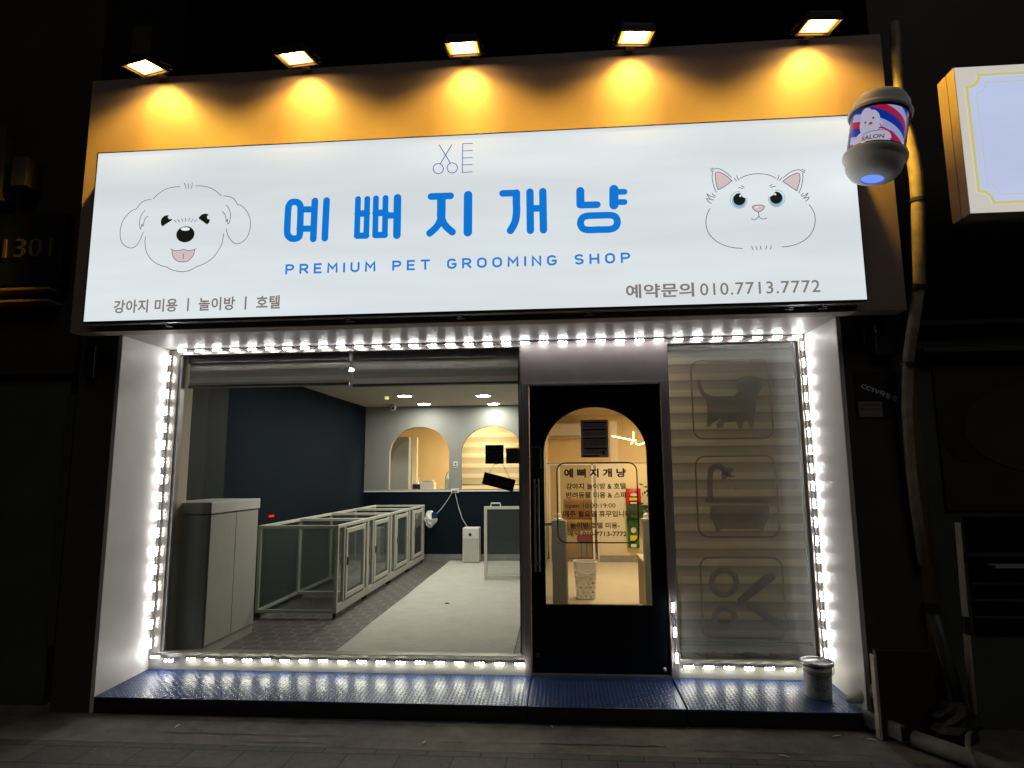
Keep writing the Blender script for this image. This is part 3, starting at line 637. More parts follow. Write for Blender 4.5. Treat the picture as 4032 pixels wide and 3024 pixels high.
o = MB().tube([(-2.11, 4.2, 2.57), (-2.11, 4.2, 2.53)], .03, 16).build('smoke_detector', 'cap'); tag(o, 'small round yellowish detector on the ceiling left of the first downlight', 'detector')
o.data.materials[0] = emit('detector_glow', (.8, .75, .25), .9)
# downlights
DL = [(-1.819, 4.09), (-1.778, 5.2), (-.689, 4.23), (-.666, 5.33), (-1.8, 2.9), (-.7, 2.95), (-1.8, 1.7), (-.7, 1.75)]
d0 = empty('ceiling_downlight', (DL[0][0], DL[0][1], 2.57), 'x', 'downlight', 'round white downlights in the grooming room')
MB().lathe([(.105, 0), (.12, 0), (.12, -.012), (.1, -.014)], n=32).build('trim_ring', 'white', d0)
MB().lathe([(0, -.011), (.1, -.011)], n=32).build('diffuser', 'down', d0)
labs = ['round downlight, left one of the nearer visible pair on the ceiling', 'round downlight, left one of the farther visible pair', 'round downlight, right one of the nearer visible pair', 'round downlight, right one of the farther visible pair'] + ['round downlight hidden above the left blind, third row', 'round downlight hidden above the right blind, third row', 'round downlight above the pens nearest the window', 'round downlight above the mat nearest the window']
for i, (x, y) in enumerate(DL):
    c = d0 if i == 0 else copy_tree(d0); c.location = (x, y, 2.569); c['label'] = labs[i]
# things seen through the left arch
o = empty('pump_bottle', (-2.08, 6.15, 1.12), 'white pump bottle standing behind the left arch', 'bottle')
keep(MB().lathe([(0, 0), (.035, 0), (.038, .02), (.038, .14), (.015, .17), (.012, .2)], (-2.08, 6.15, 1.12), 16).build('body', 'white', smooth=True), o); keep(MB().tube([(-2.08, 6.15, 1.32), (-2.08, 6.15, 1.37), (-2.05, 6.12, 1.37)], .01, 8).build('pump', 'white'), o)
o = empty('storage_box', (-1.9, 6.15, 1.12), 'cream box with a dark end and grey cloth, behind the left arch', 'box')
keep(part('carton', 'cream', -2.02, -1.78, 6.05, 6.25, 1.121, 1.3, None, .003), o); keep(part('dark_end', 'ink', -2.16, -2.03, 6.05, 6.2, 1.121, 1.27, None, .01), o); keep(part('folded_cloth', 'cloth', -1.98, -1.8, 6.07, 6.22, 1.302, 1.34, None, .01), o)
o = empty('plastic_jar', (-1.5, 6.2, 1.12), 'pale rounded jar with a wire bail beside the left arch edge', 'jar')
keep(MB().lathe([(0, 0), (.09, 0), (.1, .05), (.1, .2), (.07, .27), (0, .28)], (-1.52, 6.2, 1.12), 20).build('jar_body', 'cabside', smooth=True), o); keep(MB().tube([(-1.61, 6.2, 1.36), (-1.58, 6.2, 1.46), (-1.5, 6.2, 1.5), (-1.44, 6.2, 1.44)], .006, 6).build('bail', 'alu_dark'), o)
o = empty('wall_sconce', (-1.5, 7.58, 1.7), 'cream wall fitting seen at the right edge of the left arch', 'wall fitting')
keep(MB().lathe([(0, .1), (.08, .1), (.1, 0), (.02, -.03)], (-1.47, 7.5, 1.72), 18).build('shade', 'cream', smooth=True), o); keep(MB().box(-1.5, -1.44, 7.52, 7.6, 1.6, 1.69).build('bracket', 'wood'), o)
# unseen warm panels added to light the reception and the rear room
for i, (x, y, s_, lab) in enumerate(((.8, .32, .12, 'unseen warm fill panel added over the reception nearest the door'), (1.6, 4.2, .16, 'unseen warm fill panel added over the reception by the partition'), (2.45, 6.3, .17, 'unseen warm fill panel added beyond the glass partition'), (-.85, 6.3, .2, 'unseen warm fill panel added in the room behind the arches'), (2.1, 2.7, .12, 'unseen warm fill panel added behind the narrow window'))):
    r_ = empty('added_fill_panel', (x, y, 2.57), lab, 'fill light', 'added warm fill panels')
    keep(MB().box(x-s_-.015, x+s_+.015, y-s_-.015, y+s_+.015, 2.55, 2.569).build('fill_frame', 'white'), r_)
    keep(MB().add([(x-s_, y-s_, 2.548), (x-s_, y+s_, 2.548), (x+s_, y+s_, 2.548), (x+s_, y-s_, 2.548)], [(0, 1, 2, 3)]).build('diffuser', 'warmfill'), r_)
# ================================================================== reception furniture
def ZD(a, b_, y): return P(2050+a/1.8433, 1500+b_/1.8433, y)
pg = empty('pet_gate', (.7, .5, ZF), 'grey aluminium pet gate posts with white caps just inside the door', 'gate')
for xa, xb in ((.338, .452), (1.075, 1.135)):
    keep(part('gate_post', 'post', xa, xb, .48, .56, ZF, 1.07, None, .004), pg)
    keep(MB().lathe([(0, .045), (.018, .04), (.026, .02), (.022, 0), (.04, 0), (.04, -.012), (0, -.012)], ((xa+xb)/2, .52, 1.082), 18).build('post_cap', 'white', smooth=True), pg)
keep(part('gate_rail', 'alu', .17, .337, .5, .54, 1.025, 1.05, None, .003), pg); keep(MB().quad((.17, .52, .12), (.337, .52, .12), (.337, .52, 1.02), (.17, .52, 1.02)).build('gate_glass', 'penglass'), pg)
keep(part('edge_strip', 'white', .4525, .462, .5, .54, ZF, 1.06, None), pg)
# laundry basket with oval holes
bk = empty('laundry_basket', (.667, 2.6, ZF), 'white plastic laundry basket with rows of oval holes', 'basket')
NP, NR = 14, 7; m_ = MB()
def bpt(u, v):
    a = 2*math.pi*u; hx = .105+.022*v; hy = .085+.018*v; p_ = 5
    c_, s_ = math.cos(a), math.sin(a); k = (abs(c_)**p_+abs(s_)**p_)**(-1/p_)
    return (.667+hx*c_*k, 2.62+hy*s_*k, ZF+.012+v*.33)
for i in range(NR):
    for j in range(NP):
        off = .5*(i % 2); cu, cv = (j+off+.5)/NP, (i+.5)/NR
        o8 = [(-.5, -.5), (0, -.5), (.5, -.5), (.5, 0), (.5, .5), (0, .5), (-.5, .5), (-.5, 0)]
        inn = [(.3*math.cos(math.atan2(b2_, a2_)), .29*math.sin(math.atan2(b2_, a2_))) for a2_, b2_ in o8]
        vs = [bpt(cu+a2_/NP, cv+b2_/NR) for a2_, b2_ in o8]+[bpt(cu+a2_/NP, cv+b2_/NR) for a2_, b2_ in inn]
        m_.add(vs, [(k, (k+1) % 8, 8+(k+1) % 8, 8+k) for k in range(8)])
sh_ = keep(m_.build('basket_wall', 'white'), bk); so_ = sh_.modifiers.new('thickness', 'SOLIDIFY'); so_.thickness = .005
m_ = MB()
for v0, v1, ex in ((1.0, 1.18, 0), (-.02, 0.02, 0)):
    for j in range(NP): m_.add([bpt(j/NP, v0), bpt((j+1)/NP, v0), bpt((j+1)/NP, v1), bpt(j/NP, v1)], [(0, 1, 2, 3)])
r2 = keep(m_.build('basket_band', 'white'), bk); so_ = r2.modifiers.new('thickness', 'SOLIDIFY'); so_.thickness = .008
keep(MB().tube([bpt(j/NP, 1.19) for j in range(NP+1)], .007, 8).build('basket_rim', 'white'), bk)
keep(MB().tube([(.54, 2.55, .44), (.56, 2.5, .37), (.667, 2.47, .34), (.775, 2.5, .37), (.795, 2.55, .44)], .006, 8).build('basket_handle', 'white'), bk)
m_ = MB(); m_.add([bpt(j/NP, 0) for j in range(NP)], [tuple(range(NP))]); keep(m_.build('basket_floor', 'white'), bk)
wc = empty('wooden_counter', (1.42, 2.05, ZF), 'low light-wood counter at the right just inside the reception', 'counter')
keep(part('counter_body', 'wood', 1.235, 1.6, 1.74, 2.4, ZF, .54, None, .004), wc); keep(part('counter_top', 'cream', 1.225, 1.61, 1.73, 2.41, .541, .565, None, .003), wc)
# armchair beyond the partition
ch = empty('armchair', (.7, 6.3, ZF+.02), 'mustard armchair with dark legs behind the glass partition', 'armchair')
keep(part('chair_back', 'sofa', .43, .98, 6.42, 6.56, .62, 1.0, None, .05), ch); keep(part('chair_seat', 'sofa', .43, .98, 5.98, 6.45, .48, .64, None, .05), ch)
for x in (.4, .97): keep(part('armrest', 'sofa', x, x+.08, 6.0, 6.5, .6, .78, None, .03), ch)
for x in (.46, .96):
    for y in (6.03, 6.48): keep(MB().tube([(x, y, .5), (x+(.03 if x > .7 else -.03), y, ZF+.02)], [.02, .012], 8).build('leg', 'black'), ch)
rb = empty('pet_carrier', (.78, 5.75, ZF), 'red topped white pet carrier on the floor behind the partition', 'pet carrier')
keep(part('carrier_body', 'cream', .65, .93, 5.68, 5.85, ZF, .33, None, .02), rb); keep(part('carrier_lid', 'red', .64, .94, 5.67, 5.86, .331, .45, None, .04), rb)
m_ = MB()
for x in (.7, .79, .88): m_.box(x, x+.012, 5.665, 5.679, .1, .33)
keep(m_.build('carrier_bars', 'red'), rb); keep(MB().box(.64, .94, 5.66, 5.87, ZF+.001, .1).build('carrier_base', 'red'), rb)
# packets on the partition
def packet(mt, x0, x1, z0, z1, lab):
    o = empty('snack_packet', ((x0+x1)/2, 5.45, z0), lab, 'packet', 'snack packets on the partition')
    m_ = MB(); NXp, NZp = 6, 8; vs = []; fs = []
    for sgn in (-1, 1):
        for i in range(NZp+1):
            for j in range(NXp+1):
                u, v = j/NXp, i/NZp; vs.append((x0+(x1-x0)*u, 5.45+sgn*.03*math.sin(math.pi*u)*math.sin(math.pi*v), z0+(z1-z0)*v))
    Q = (NXp+1)*(NZp+1)
    for i in range(NZp):
        for j in range(NXp): k = i*(NXp+1)+j; fs.append((k, k+1, k+NXp+2, k+NXp+1)); fs.append((Q+k, Q+k+NXp+1, Q+k+NXp+2, Q+k+1))
    m_.add(vs, fs); keep(m_.build('pouch', mt, smooth=True), o)
    w_ = x1-x0; h_ = z1-z0
    keep(MB().box(x0+.2*w_, x0+.8*w_, 5.405, 5.412, z0+.25*h_, z0+.42*h_).build('yellow_band', 'yellow'), o)
    m_ = MB()
    m_.poly([(x0+w_*.5+w_*.24*math.cos(a*.524), z0+h_*.6+h_*.1*math.sin(a*.524)) for a in range(12)], 5.404); keep(m_.build('white_print', 'cream'), o)
    keep(MB().box(x0+.25*w_, x0+.7*w_, 5.413, 5.418, z0+.03*h_, z0+.13*h_).build('price_tag', 'white'), o)
packet('red', 1.425, 1.655, .945, 1.19, 'red snack packet with white and yellow print on the partition'); packet('green', 1.43, 1.61, .275, .73, 'green snack packet hanging below the dark shelf on the partition')
sf = empty('display_shelf', (1.65, 5.42, .75), 'dark green display shelf fixed to the reception partition', 'shelf')
keep(part('shelf_board', 'darkgreen', 1.43, 1.9, 5.36, 5.498, .74, .93, None, .006), sf); keep(part('shelf_tray', 'darkgreen', 1.45, 1.88, 5.3, 5.36, .74, .78, None, .004), sf)
pl = empty('potted_plant', (1.86, 5.1, ZF), 'dark leafy potted plant at the right side of the reception', 'plant')
m_ = MB(); random.seed(11)
for k in range(150):
    c_ = Vector((1.83+random.gauss(0, .09), 5.1+random.gauss(0, .1), 1.0+random.gauss(0, .17))); d_ = Vector((random.uniform(-1, 1), random.uniform(-1, 1), random.uniform(-.3, 1))).normalized(); s_ = d_.orthogonal().normalized()*.022
    m_.add([c_, c_+d_*.04+s_, c_+d_*.09, c_+d_*.04-s_], [(0, 1, 2, 3)])
keep(m_.build('foliage', 'leaf'), pl); keep(MB().tube([(1.85, 5.1, .3), (1.84, 5.1, .7), (1.83, 5.1, 1.1)], [.015, .012, .006], 8).build('stem', 'wood'), pl)
keep(MB().lathe([(0, 0), (.09, 0), (.12, .26), (.1, .26), (0, .24)], (1.86, 5.1, ZF), 20).build('pot', 'white', smooth=True), pl)
ac = empty('air_conditioner', (.47, 7.85, 2.1), 'white wall air conditioner high on the rear reception wall', 'air conditioner')
keep(part('casing', 'white', .15, .82, 7.74, 7.99, 2.12, 2.42, None, .03), ac); keep(part('louvre', 'alu', .2, .78, 7.73, 7.739, 2.13, 2.17, None), ac)
nl = empty('neon_lamp', (.95, 3.6, 2.57), 'glowing yellow neon tube lamp hanging in the reception', 'neon lamp')
def zt(a, b_, y=3.6): x_, z_ = ZD(a, b_, y); return (x_, y, z_)
keep(MB().tube([zt(662, 400), zt(740, 415), zt(810, 430), zt(838, 432)], .009, 10).build('neon_tube', 'neon', smooth=True), nl)
keep(MB().tube([zt(817, 366), zt(819, 400), zt(818, 435), zt(808, 453), zt(798, 455)], .009, 10).build('neon_tube', 'neon', smooth=True), nl)
keep(MB().tube([zt(832, 452), zt(855, 462), zt(885, 456), zt(905, 442)], .009, 10).build('neon_tube', 'neon', smooth=True), nl)
a_, b_ = zt(740, 415), zt(850, 462); keep(MB().tube([a_, (a_[0], 3.6, 2.57)], .002, 5).tube([b_, (b_[0], 3.6, 2.57)], .002, 5).build('hanging_wire', 'wire'), nl)
o = MB().box(-2.868, -2.86, 2.2, 2.32, .98, 1.0).build('red_reflection_spot', 'red_spot'); tag(o, 'small glowing red spot imitating a reflection low on the dark navy wall', 'painted reflection')  # glowing strip standing in for a red reflection

# ================================================================== big backlit sign
SY = -.9391; SX0, SX1, SZ0, SZ1 = -2.7047, 2.276, 2.4687, 3.6572
sg = empty('lightbox_sign', (0, SY, SZ0), 'wide white backlit shop sign with blue Korean lettering, a dog and a cat', 'sign')
def kp(mb, nm, m, **k): return keep(mb.build(nm, m, **k), sg)
kp(MB().box(SX0, SX1, SY+.006, -.8195, SZ0+.004, SZ1-.004), 'sign_case', 'alu_dark')
e = MB(); e.box(SX0-.004, SX1+.004, SY-.003, SY+.006, SZ1-.003, SZ1+.003); e.box(SX0-.004, SX1+.004, SY-.003, SY+.006, SZ0-.004, SZ0+.002); e.box(SX0-.006, SX0, SY-.003, SY+.006, SZ0, SZ1); e.box(SX1, SX1+.006, SY-.003, SY+.006, SZ0, SZ1)
kp(e, 'sign_trim', 'dark_metal')
NX, NZ = 40, 12; m_ = MB(); vs = []; fs = []
for i in range(NZ+1):
    for j in range(NX+1): vs.append((SX0+(SX1-SX0)*j/NX, SY, SZ0+(SZ1-SZ0)*i/NZ))
for i in range(NZ):
    for j in range(NX): k = i*(NX+1)+j; fs.append((k, k+1, k+NX+2, k+NX+1))
m_.add(vs, fs); kp(m_, 'sign_face', 'face')
# sign underside: aluminium rails and clamps
m_ = MB(); m_.box(SX0+.01, SX1-.01, SY+.004, SY+.02, SZ0-.018, SZ0+.003); m_.box(SX0+.02, SX1-.02, SY+.055, SY+.066, SZ0-.012, SZ0+.003); kp(m_, 'bottom_rail', 'alu')
for x in (-2.16, -.93, -.2, .62, 1.85, 2.05):
    m_ = MB(); m_.box(x-.015, x+.015, SY+.03, SY+.11, SZ0-.022, SZ0+.002); m_.box(x-.028, x+.028, SY+.07, SY+.09, SZ0-.028, SZ0-.01); kp(m_, 'clamp', 'alu_dark', bevel=.002)
FY = SY-.0015
def LT(p): return P(1080+p[0]/1.5577, 700+p[1]/1.5577, FY)
PXW = (P(2000, 1000, FY)[0]-P(1999, 1000, FY)[0])   # metres per photo pixel on the sign plane
def lt(mb, pts, wd, closed=False, sm=False):
    q = cr(pts, 5, closed) if sm else pts
    stroke(mb, [LT(p) for p in q], wd/1.5577*PXW, FY, closed)
def syll(nm, items):
    m_ = MB()
    for it in items: lt(m_, it[0], it[1], *(it[2:]))
    return kp(m_, nm, 's_blue')
syll('blue_letter', [([(90, 172), (104, 152), (125, 148), (146, 153), (160, 172), (162, 195), (160, 270), (157, 345), (148, 366), (128, 374), (106, 372), (88, 358), (80, 335), (82, 260), (86, 195)], 44, True, True),
    ([(249, 142), (239, 375)], 44), ([(165, 194), (245, 194)], 42), ([(155, 312), (240, 312)], 42), ([(321, 139), (310, 371)], 44)])
syll('blue_letter', [([(514, 130), (507, 358)], 38), ([(571, 129), (564, 356)], 38), ([(512, 220), (568, 219)], 44), ([(508, 356), (564, 355)], 42),
    ([(624, 126), (619, 354)], 38), ([(683, 124), (678, 352)], 38), ([(622, 216), (682, 215)], 44), ([(620, 352), (678, 351)], 42), ([(690, 231), (752, 231)], 42), ([(756, 122), (752, 353)], 49)])
syll('blue_letter', [([(962, 115), (1081, 111)], 45), ([(1025, 122), (1025, 170), (1024, 235)], 55), ([(1024, 225), (1018, 262), (995, 302), (954, 340)], 46, False, True), ([(1024, 225), (1032, 262), (1052, 297), (1092, 333)], 46, False, True), ([(1189, 106), (1187, 335)], 54)])
syll('blue_letter', [([(1401, 96), (1487, 94)], 44), ([(1485, 93), (1485, 150), (1486, 210), (1477, 270), (1449, 324)], 47, False, True), ([(1568, 87), (1571, 324)], 46), ([(1647, 84), (1651, 321)], 46), ([(1570, 189), (1648, 187)], 44)])
syll('blue_letter', [([(1877, 80), (1878, 165)], 50), ([(1878, 168), (1980, 165)], 44), ([(2083, 70), (2083, 168)], 56), ([(2085, 87), (2147, 86)], 38), ([(2085, 150), (2147, 149)], 38),
    ([(1922, 234), (1990, 231), (2060, 230), (2092, 240), (2104, 270), (2094, 300), (2060, 316), (1990, 318), (1922, 320), (1890, 308), (1878, 278), (1890, 246)], 43, True, True)])
def arc_(cx_, cy_, rx_, ry_, a0, a1, n_=8): return [(cx_+rx_*math.cos(R(a0+(a1-a0)*k/n_)), cy_+ry_*math.sin(R(a0+(a1-a0)*k/n_))) for k in range(n_+1)]
GL = {'P': [[(0, 0), (0, 1), (.32, 1)]+arc_(.32, .73, .27, .27, 90, -90)+[(0, .46)]], 'R': [[(0, 0), (0, 1), (.32, 1)]+arc_(.32, .73, .27, .27, 90, -90)+[(0, .46)], [(.3, .46), (.6, 0)]],
      'E': [[(.52, 1), (0, 1), (0, 0), (.52, 0)], [(0, .51), (.46, .51)]], 'M': [[(0, 0), (.02, 1), (.36, .4), (.7, 1), (.72, 0)]], 'I': [[(0, 0), (0, 1)]], 'U': [[(0, 1), (0, .3)]+arc_(.3, .3, .3, .3, 180, 360)+[(.6, 1)]],
      'T': [[(0, 1), (.62, 1)], [(.31, 1), (.31, 0)]], 'G': [arc_(.31, .68, .31, .32, 40, 180)+arc_(.31, .32, .31, .32, 180, 350)+[(.62, .46), (.36, .46)]], 'O': [arc_(.31, .68, .31, .32, 0, 180)+arc_(.31, .32, .31, .32, 180, 360)+[(.62, .68)]],
      'N': [[(0, 0), (0, 1), (.6, 0), (.6, 1)]], 'S': [arc_(.3, .75, .28, .25, 35, 270, 9)+arc_(.3, .25, .28, .25, 90, -145, 9)], 'H': [[(0, 0), (0, 1)], [(.62, 0), (.62, 1)], [(0, .51), (.62, .51)]]}
WD = {'P': .59, 'R': .6, 'E': .52, 'M': .72, 'I': 0, 'U': .6, 'T': .62, 'G': .62, 'O': .62, 'N': .6, 'S': .58, 'H': .62}
def stroke_text(body, x0, x1, z0, h, y, wd, gap, space, sx=1):
    tot = 0
    for i, c_ in enumerate(body): tot += space if c_ == ' ' else WD[c_]*sx+gap
    tot -= gap; k = (x1-x0)/tot; words = []; m_ = MB(); x = x0
    for c_ in body+' ':
        if c_ == ' ': x += space*k; continue
        m_ = MB()
        for st_ in GL[c_]: stroke(m_, [(x+p[0]*sx*k, z0+p[1]*h) for p in st_], wd, y)
        words.append(m_); x += (WD[c_]*sx+gap)*k
    return words
for m_ in stroke_text('PREMIUM PET GROOMING SHOP', -1.332, .876, 2.754, .055, FY, .0135, .62, .95): kp(m_, 'subtitle_letter', 's_blue2')
kp(text_mb('강아지 미용 ㅣ 놀이방 ㅣ 호텔', -2.502, -1.365, 2.5655, .09, FY, .024, 1.05), 'service_lettering', 's_grey')
kp(text_mb('예약문의', .848, 1.262, 2.5645, .09, FY, .024, 1.02), 'contact_lettering', 's_grey')
kp(text_mb('010.7713.7772', 1.298, 2.01, 2.563, .078, FY, .008, 1.1), 'phone_number', 's_grey')
# scissors and comb logo
def R2(p): return P(1344+p[0]/1.6458, p[1]/1.6458, FY)
m_ = MB()
def ln(f, mb, pts, wd, sm=True, closed=False): stroke(mb, [f(p) for p in (cr(pts, 6, closed) if sm else pts)], wd*PXW, FY, closed)
for pts in ([(635, 940), (707, 1058)], [(716, 937), (641, 1062)]): ln(R2, m_, pts, 3.6, False)
for cx_, cy_ in ((628, 1093), (719, 1088)): stroke(m_, [R2((cx_+33*math.cos(a*.262), cy_+33*math.sin(a*.262))) for a in range(24)], 3.4*PXW, FY, True)
for pts in ([(787, 932), (784, 1119)], [(787, 932), (850, 930)], [(786, 978), (850, 976)], [(785, 1024), (849, 1022)], [(785, 1069), (849, 1067)], [(784, 1118), (849, 1114)]): ln(R2, m_, pts, 3.2, False)
kp(m_, 'scissors_and_comb_logo', 's_logo')
# dog drawing
def D(p): return P(440+p[0]/3.8138, 680+p[1]/3.8138, FY)
def C(p): return P(2740+p[0]/4.2538, 640+p[1]/4.2538, FY)
m_ = MB(); W1 = 2.6
for pts in ([(625, 395), (700, 320), (800, 255), (900, 222), (1025, 209)], [(1090, 160), (1110, 195), (1120, 238)], [(1150, 168), (1158, 200), (1155, 238)], [(1206, 152), (1206, 195), (1197, 238)],
            [(1265, 198), (1360, 200), (1470, 225), (1570, 280), (1645, 348)], [(1680, 350), (1760, 358), (1835, 395), (1890, 478)], [(1890, 478), (1960, 505), (2035, 590), (2078, 700), (2083, 800), (2055, 920), (2000, 1010), (1920, 1060), (1850, 1062), (1790, 1015), (1740, 930), (1722, 845)],
            [(590, 403), (510, 415), (435, 460), (370, 545)], [(370, 545), (290, 580), (205, 665), (150, 770), (127, 900), (140, 1020), (195, 1095), (270, 1130), (345, 1115), (410, 1040), (475, 892)],
            [(505, 563), (455, 620), (425, 700), (418, 770), (432, 850), (455, 770)], [(455, 770), (472, 803), (490, 720), (515, 675), (548, 655)],
            [(1722, 488), (1765, 550), (1787, 640), (1775, 720), (1748, 775), (1743, 695)], [(1743, 695), (1720, 735), (1715, 670), (1695, 620), (1665, 585)],
            [(510, 960), (502, 1050), (520, 1180), (575, 1280), (660, 1355), (750, 1398), (825, 1417)], [(825, 1417), (900, 1458), (1000, 1483), (1080, 1486), (1180, 1465), (1280, 1410)], [(1280, 1410), (1390, 1365), (1510, 1285), (1600, 1170), (1655, 1060), (1682, 912)],
            [(888, 1142), (920, 1162), (980, 1172), (1040, 1160), (1078, 1152), (1120, 1162), (1180, 1166), (1240, 1155), (1272, 1140)],
            [(905, 1165), (912, 1230), (945, 1295), (1000, 1332), (1070, 1340), (1140, 1325), (1200, 1275), (1235, 1215), (1246, 1160)], [(1074, 1220), (1078, 1260), (1073, 1298)],
            [(937, 714), (955, 725), (967, 748)], [(990, 698), (1003, 720), (1020, 742)], [(1048, 690), (1060, 712), (1068, 734)], [(1104, 682), (1112, 708), (1110, 734)], [(1175, 685), (1162, 705), (1152, 728)], [(1225, 698), (1207, 718), (1193, 738)], [(1280, 714), (1258, 722), (1240, 738)]):
    ln(D, m_, pts, W1)
kp(m_, 'dog_outline', 's_line')
m_ = MB(); m_.poly([D(p) for p in cr([(905, 1165), (912, 1230), (945, 1295), (1000, 1332), (1070, 1340), (1140, 1325), (1200, 1275), (1235, 1215), (1246, 1160)], 4)]+[D((1180, 1166)), D((1078, 1152)), D((980, 1172))], FY+.0008); kp(m_, 'dog_tongue', 's_pink')
m_ = MB(); m_.poly([D((1105+137*math.cos(a*.1745), 925+(120)*math.sin(a*.1745)-10*math.cos(a*.1745))) for a in range(36)], FY+.0006); kp(m_, 'dog_nose', 's_black'); m_ = MB()
m_.poly([D(p) for p in [(765, 805), (740, 780), (735, 730), (748, 685), (785, 650), (825, 637), (855, 640), (852, 655), (838, 665), (852, 690), (880, 700), (903, 690), (905, 708), (880, 728), (820, 765)]], FY+.0006); kp(m_, 'dog_eye', 's_black'); m_ = MB()
m_.poly([D(p) for p in [(1300, 685), (1322, 655), (1355, 625), (1400, 613), (1440, 620), (1455, 635), (1432, 650), (1430, 680), (1445, 700), (1475, 697), (1468, 730), (1450, 765), (1425, 775), (1380, 740)]], FY+.0006)
kp(m_, 'dog_eye', 's_black')
m_ = MB(); m_.poly([D((1105+68*math.cos(a*.314), 845+26*math.sin(a*.314))) for a in range(20)], FY); kp(m_, 'nose_highlight', 's_white')
# cat drawing
m_ = MB()
for pts in ([(733, 270), (830, 225), (950, 196), (1065, 190), (1180, 200), (1270, 230), (1342, 265)], [(335, 96), (400, 108), (480, 150), (545, 200), (597, 248)], [(278, 165), (272, 250), (290, 360), (315, 440), (341, 495)],
            [(350, 160), (330, 175), (324, 230), (335, 320), (352, 400), (375, 458)], [(375, 458), (480, 400), (606, 308)], [(606, 308), (520, 230), (440, 180), (390, 160), (350, 160)],
            [(243, 102), (265, 118), (290, 128)], [(273, 92), (298, 105), (325, 108)], [(250, 138), (270, 150), (290, 152)], [(645, 262), (660, 290), (690, 307)], [(683, 222), (698, 262), (722, 292)],
            [(1388, 213), (1383, 255), (1362, 290)], [(1433, 248), (1420, 282), (1395, 302)], [(1465, 255), (1540, 190), (1630, 140), (1735, 115)], [(1745, 128), (1775, 125), (1798, 110)], [(1770, 150), (1800, 145), (1830, 125)], [(1787, 172), (1808, 170), (1825, 158)],
            [(1790, 185), (1792, 260), (1775, 370), (1750, 450), (1720, 515)], [(1740, 200), (1742, 290), (1715, 400), (1690, 478)], [(1690, 478), (1570, 395), (1453, 316)], [(1453, 316), (1540, 250), (1620, 205), (1690, 178), (1722, 182), (1740, 200)],
            [(710, 424), (750, 425), (787, 440)], [(757, 390), (785, 402), (808, 424)], [(1237, 402), (1252, 385), (1277, 370)], [(1258, 421), (1290, 405), (1333, 398)],
            [(273, 520), (295, 545), (327, 563)], [(320, 585), (250, 565), (185, 525)], [(185, 525), (210, 570), (245, 615), (290, 625)], [(290, 625), (235, 615), (177, 603)], [(177, 603), (210, 655), (255, 686)],
            [(1795, 512), (1780, 535), (1758, 552)], [(1772, 570), (1830, 545), (1878, 510)], [(1878, 510), (1850, 560), (1803, 602)], [(1803, 602), (1850, 592), (1897, 578)], [(1897, 578), (1880, 615), (1840, 648)],
            [(237, 770), (195, 850), (170, 960), (175, 1080), (225, 1200), (330, 1310), (470, 1385), (620, 1425), (780, 1439)], [(1897, 706), (1955, 790), (1992, 900), (1990, 1040), (1930, 1190), (1820, 1300), (1680, 1370), (1570, 1400), (1442, 1415)],
            [(935, 1400), (943, 1432), (960, 1462)], [(1003, 1400), (1015, 1432), (1030, 1462)], [(1078, 1398), (1083, 1425), (1090, 1455)], [(1187, 1393), (1180, 1425), (1168, 1456)], [(1260, 1392), (1258, 1425), (1242, 1452)],
            [(942, 740), (990, 718), (1050, 712), (1110, 716), (1143, 732), (1138, 765), (1110, 800), (1052, 828), (1000, 812), (962, 780), (942, 740)], [(1049, 830), (1052, 870), (1055, 900)], [(1055, 900), (1030, 930), (985, 955), (926, 942)], [(1055, 900), (1080, 932), (1130, 946), (1190, 933)]):
    ln(C, m_, pts, 2.7)
kp(m_, 'cat_outline', 's_line')
m_ = MB(); m_.poly([C(p) for p in [(350, 160), (330, 175), (324, 230), (335, 320), (352, 400), (375, 458), (606, 308), (520, 230), (440, 180), (390, 160)]], FY+.0008); kp(m_, 'ear_fill', 's_pink'); m_ = MB()
m_.poly([C(p) for p in [(1740, 200), (1742, 290), (1715, 400), (1690, 478), (1453, 316), (1540, 250), (1620, 205), (1690, 178), (1722, 182)]], FY+.0008); kp(m_, 'ear_fill', 's_pink'); m_ = MB()
m_.poly([C(p) for p in [(942, 740), (990, 718), (1050, 712), (1110, 716), (1143, 732), (1138, 765), (1110, 800), (1052, 828), (1000, 812), (962, 780)]], FY+.0008); kp(m_, 'nose_fill', 's_pink')
def eye(cx_, cy_, mir):
    sg_ = -1 if mir else 1
    def circ(r_, dx=0, dy=0, n_=36): return [(cx_+sg_*dx+r_*math.cos(a*2*math.pi/n_), cy_+dy+r_*math.sin(a*2*math.pi/n_)) for a in range(n_)]
    def cut(pts):   # bite at the inner upper side
        bx, by, br_ = cx_+sg_*118, cy_-122, 90; out = []
        for (x, y) in pts:
            d = math.hypot(x-bx, y-by)
            if d < br_: x, y = bx+(x-bx)/d*br_, by+(y-by)/d*br_
            out.append((x, y))
        return out
    for r_, dx, dy, mt, off, nm in ((143, 0, 0, 's_line', .0012, 'eye_ring'), (137, 0, 0, 's_pale', .001, 'eye_pale'), (118, 6, 12, 's_iris', .0008, 'eye_iris'), (102, 10, -12, 's_black', .0004, 'eye_pupil')):
        m_ = MB(); m_.poly([C(p) for p in cut(circ(r_, dx, dy))], FY+off); kp(m_, nm, mt)
    m_ = MB(); m_.poly([C((cx_+sg_*25+17*math.cos(a*.628), cy_-68+17*math.sin(a*.628))) for a in range(10)], FY); kp(m_, 'eye_highlight', 's_white')
eye(718, 625, False); eye(1355, 600, True)
m_ = MB(); m_.poly([C((1020+28*math.cos(a*.628), 748+9*math.sin(a*.628))) for a in range(10)], FY); kp(m_, 'nose_shine', 's_white')

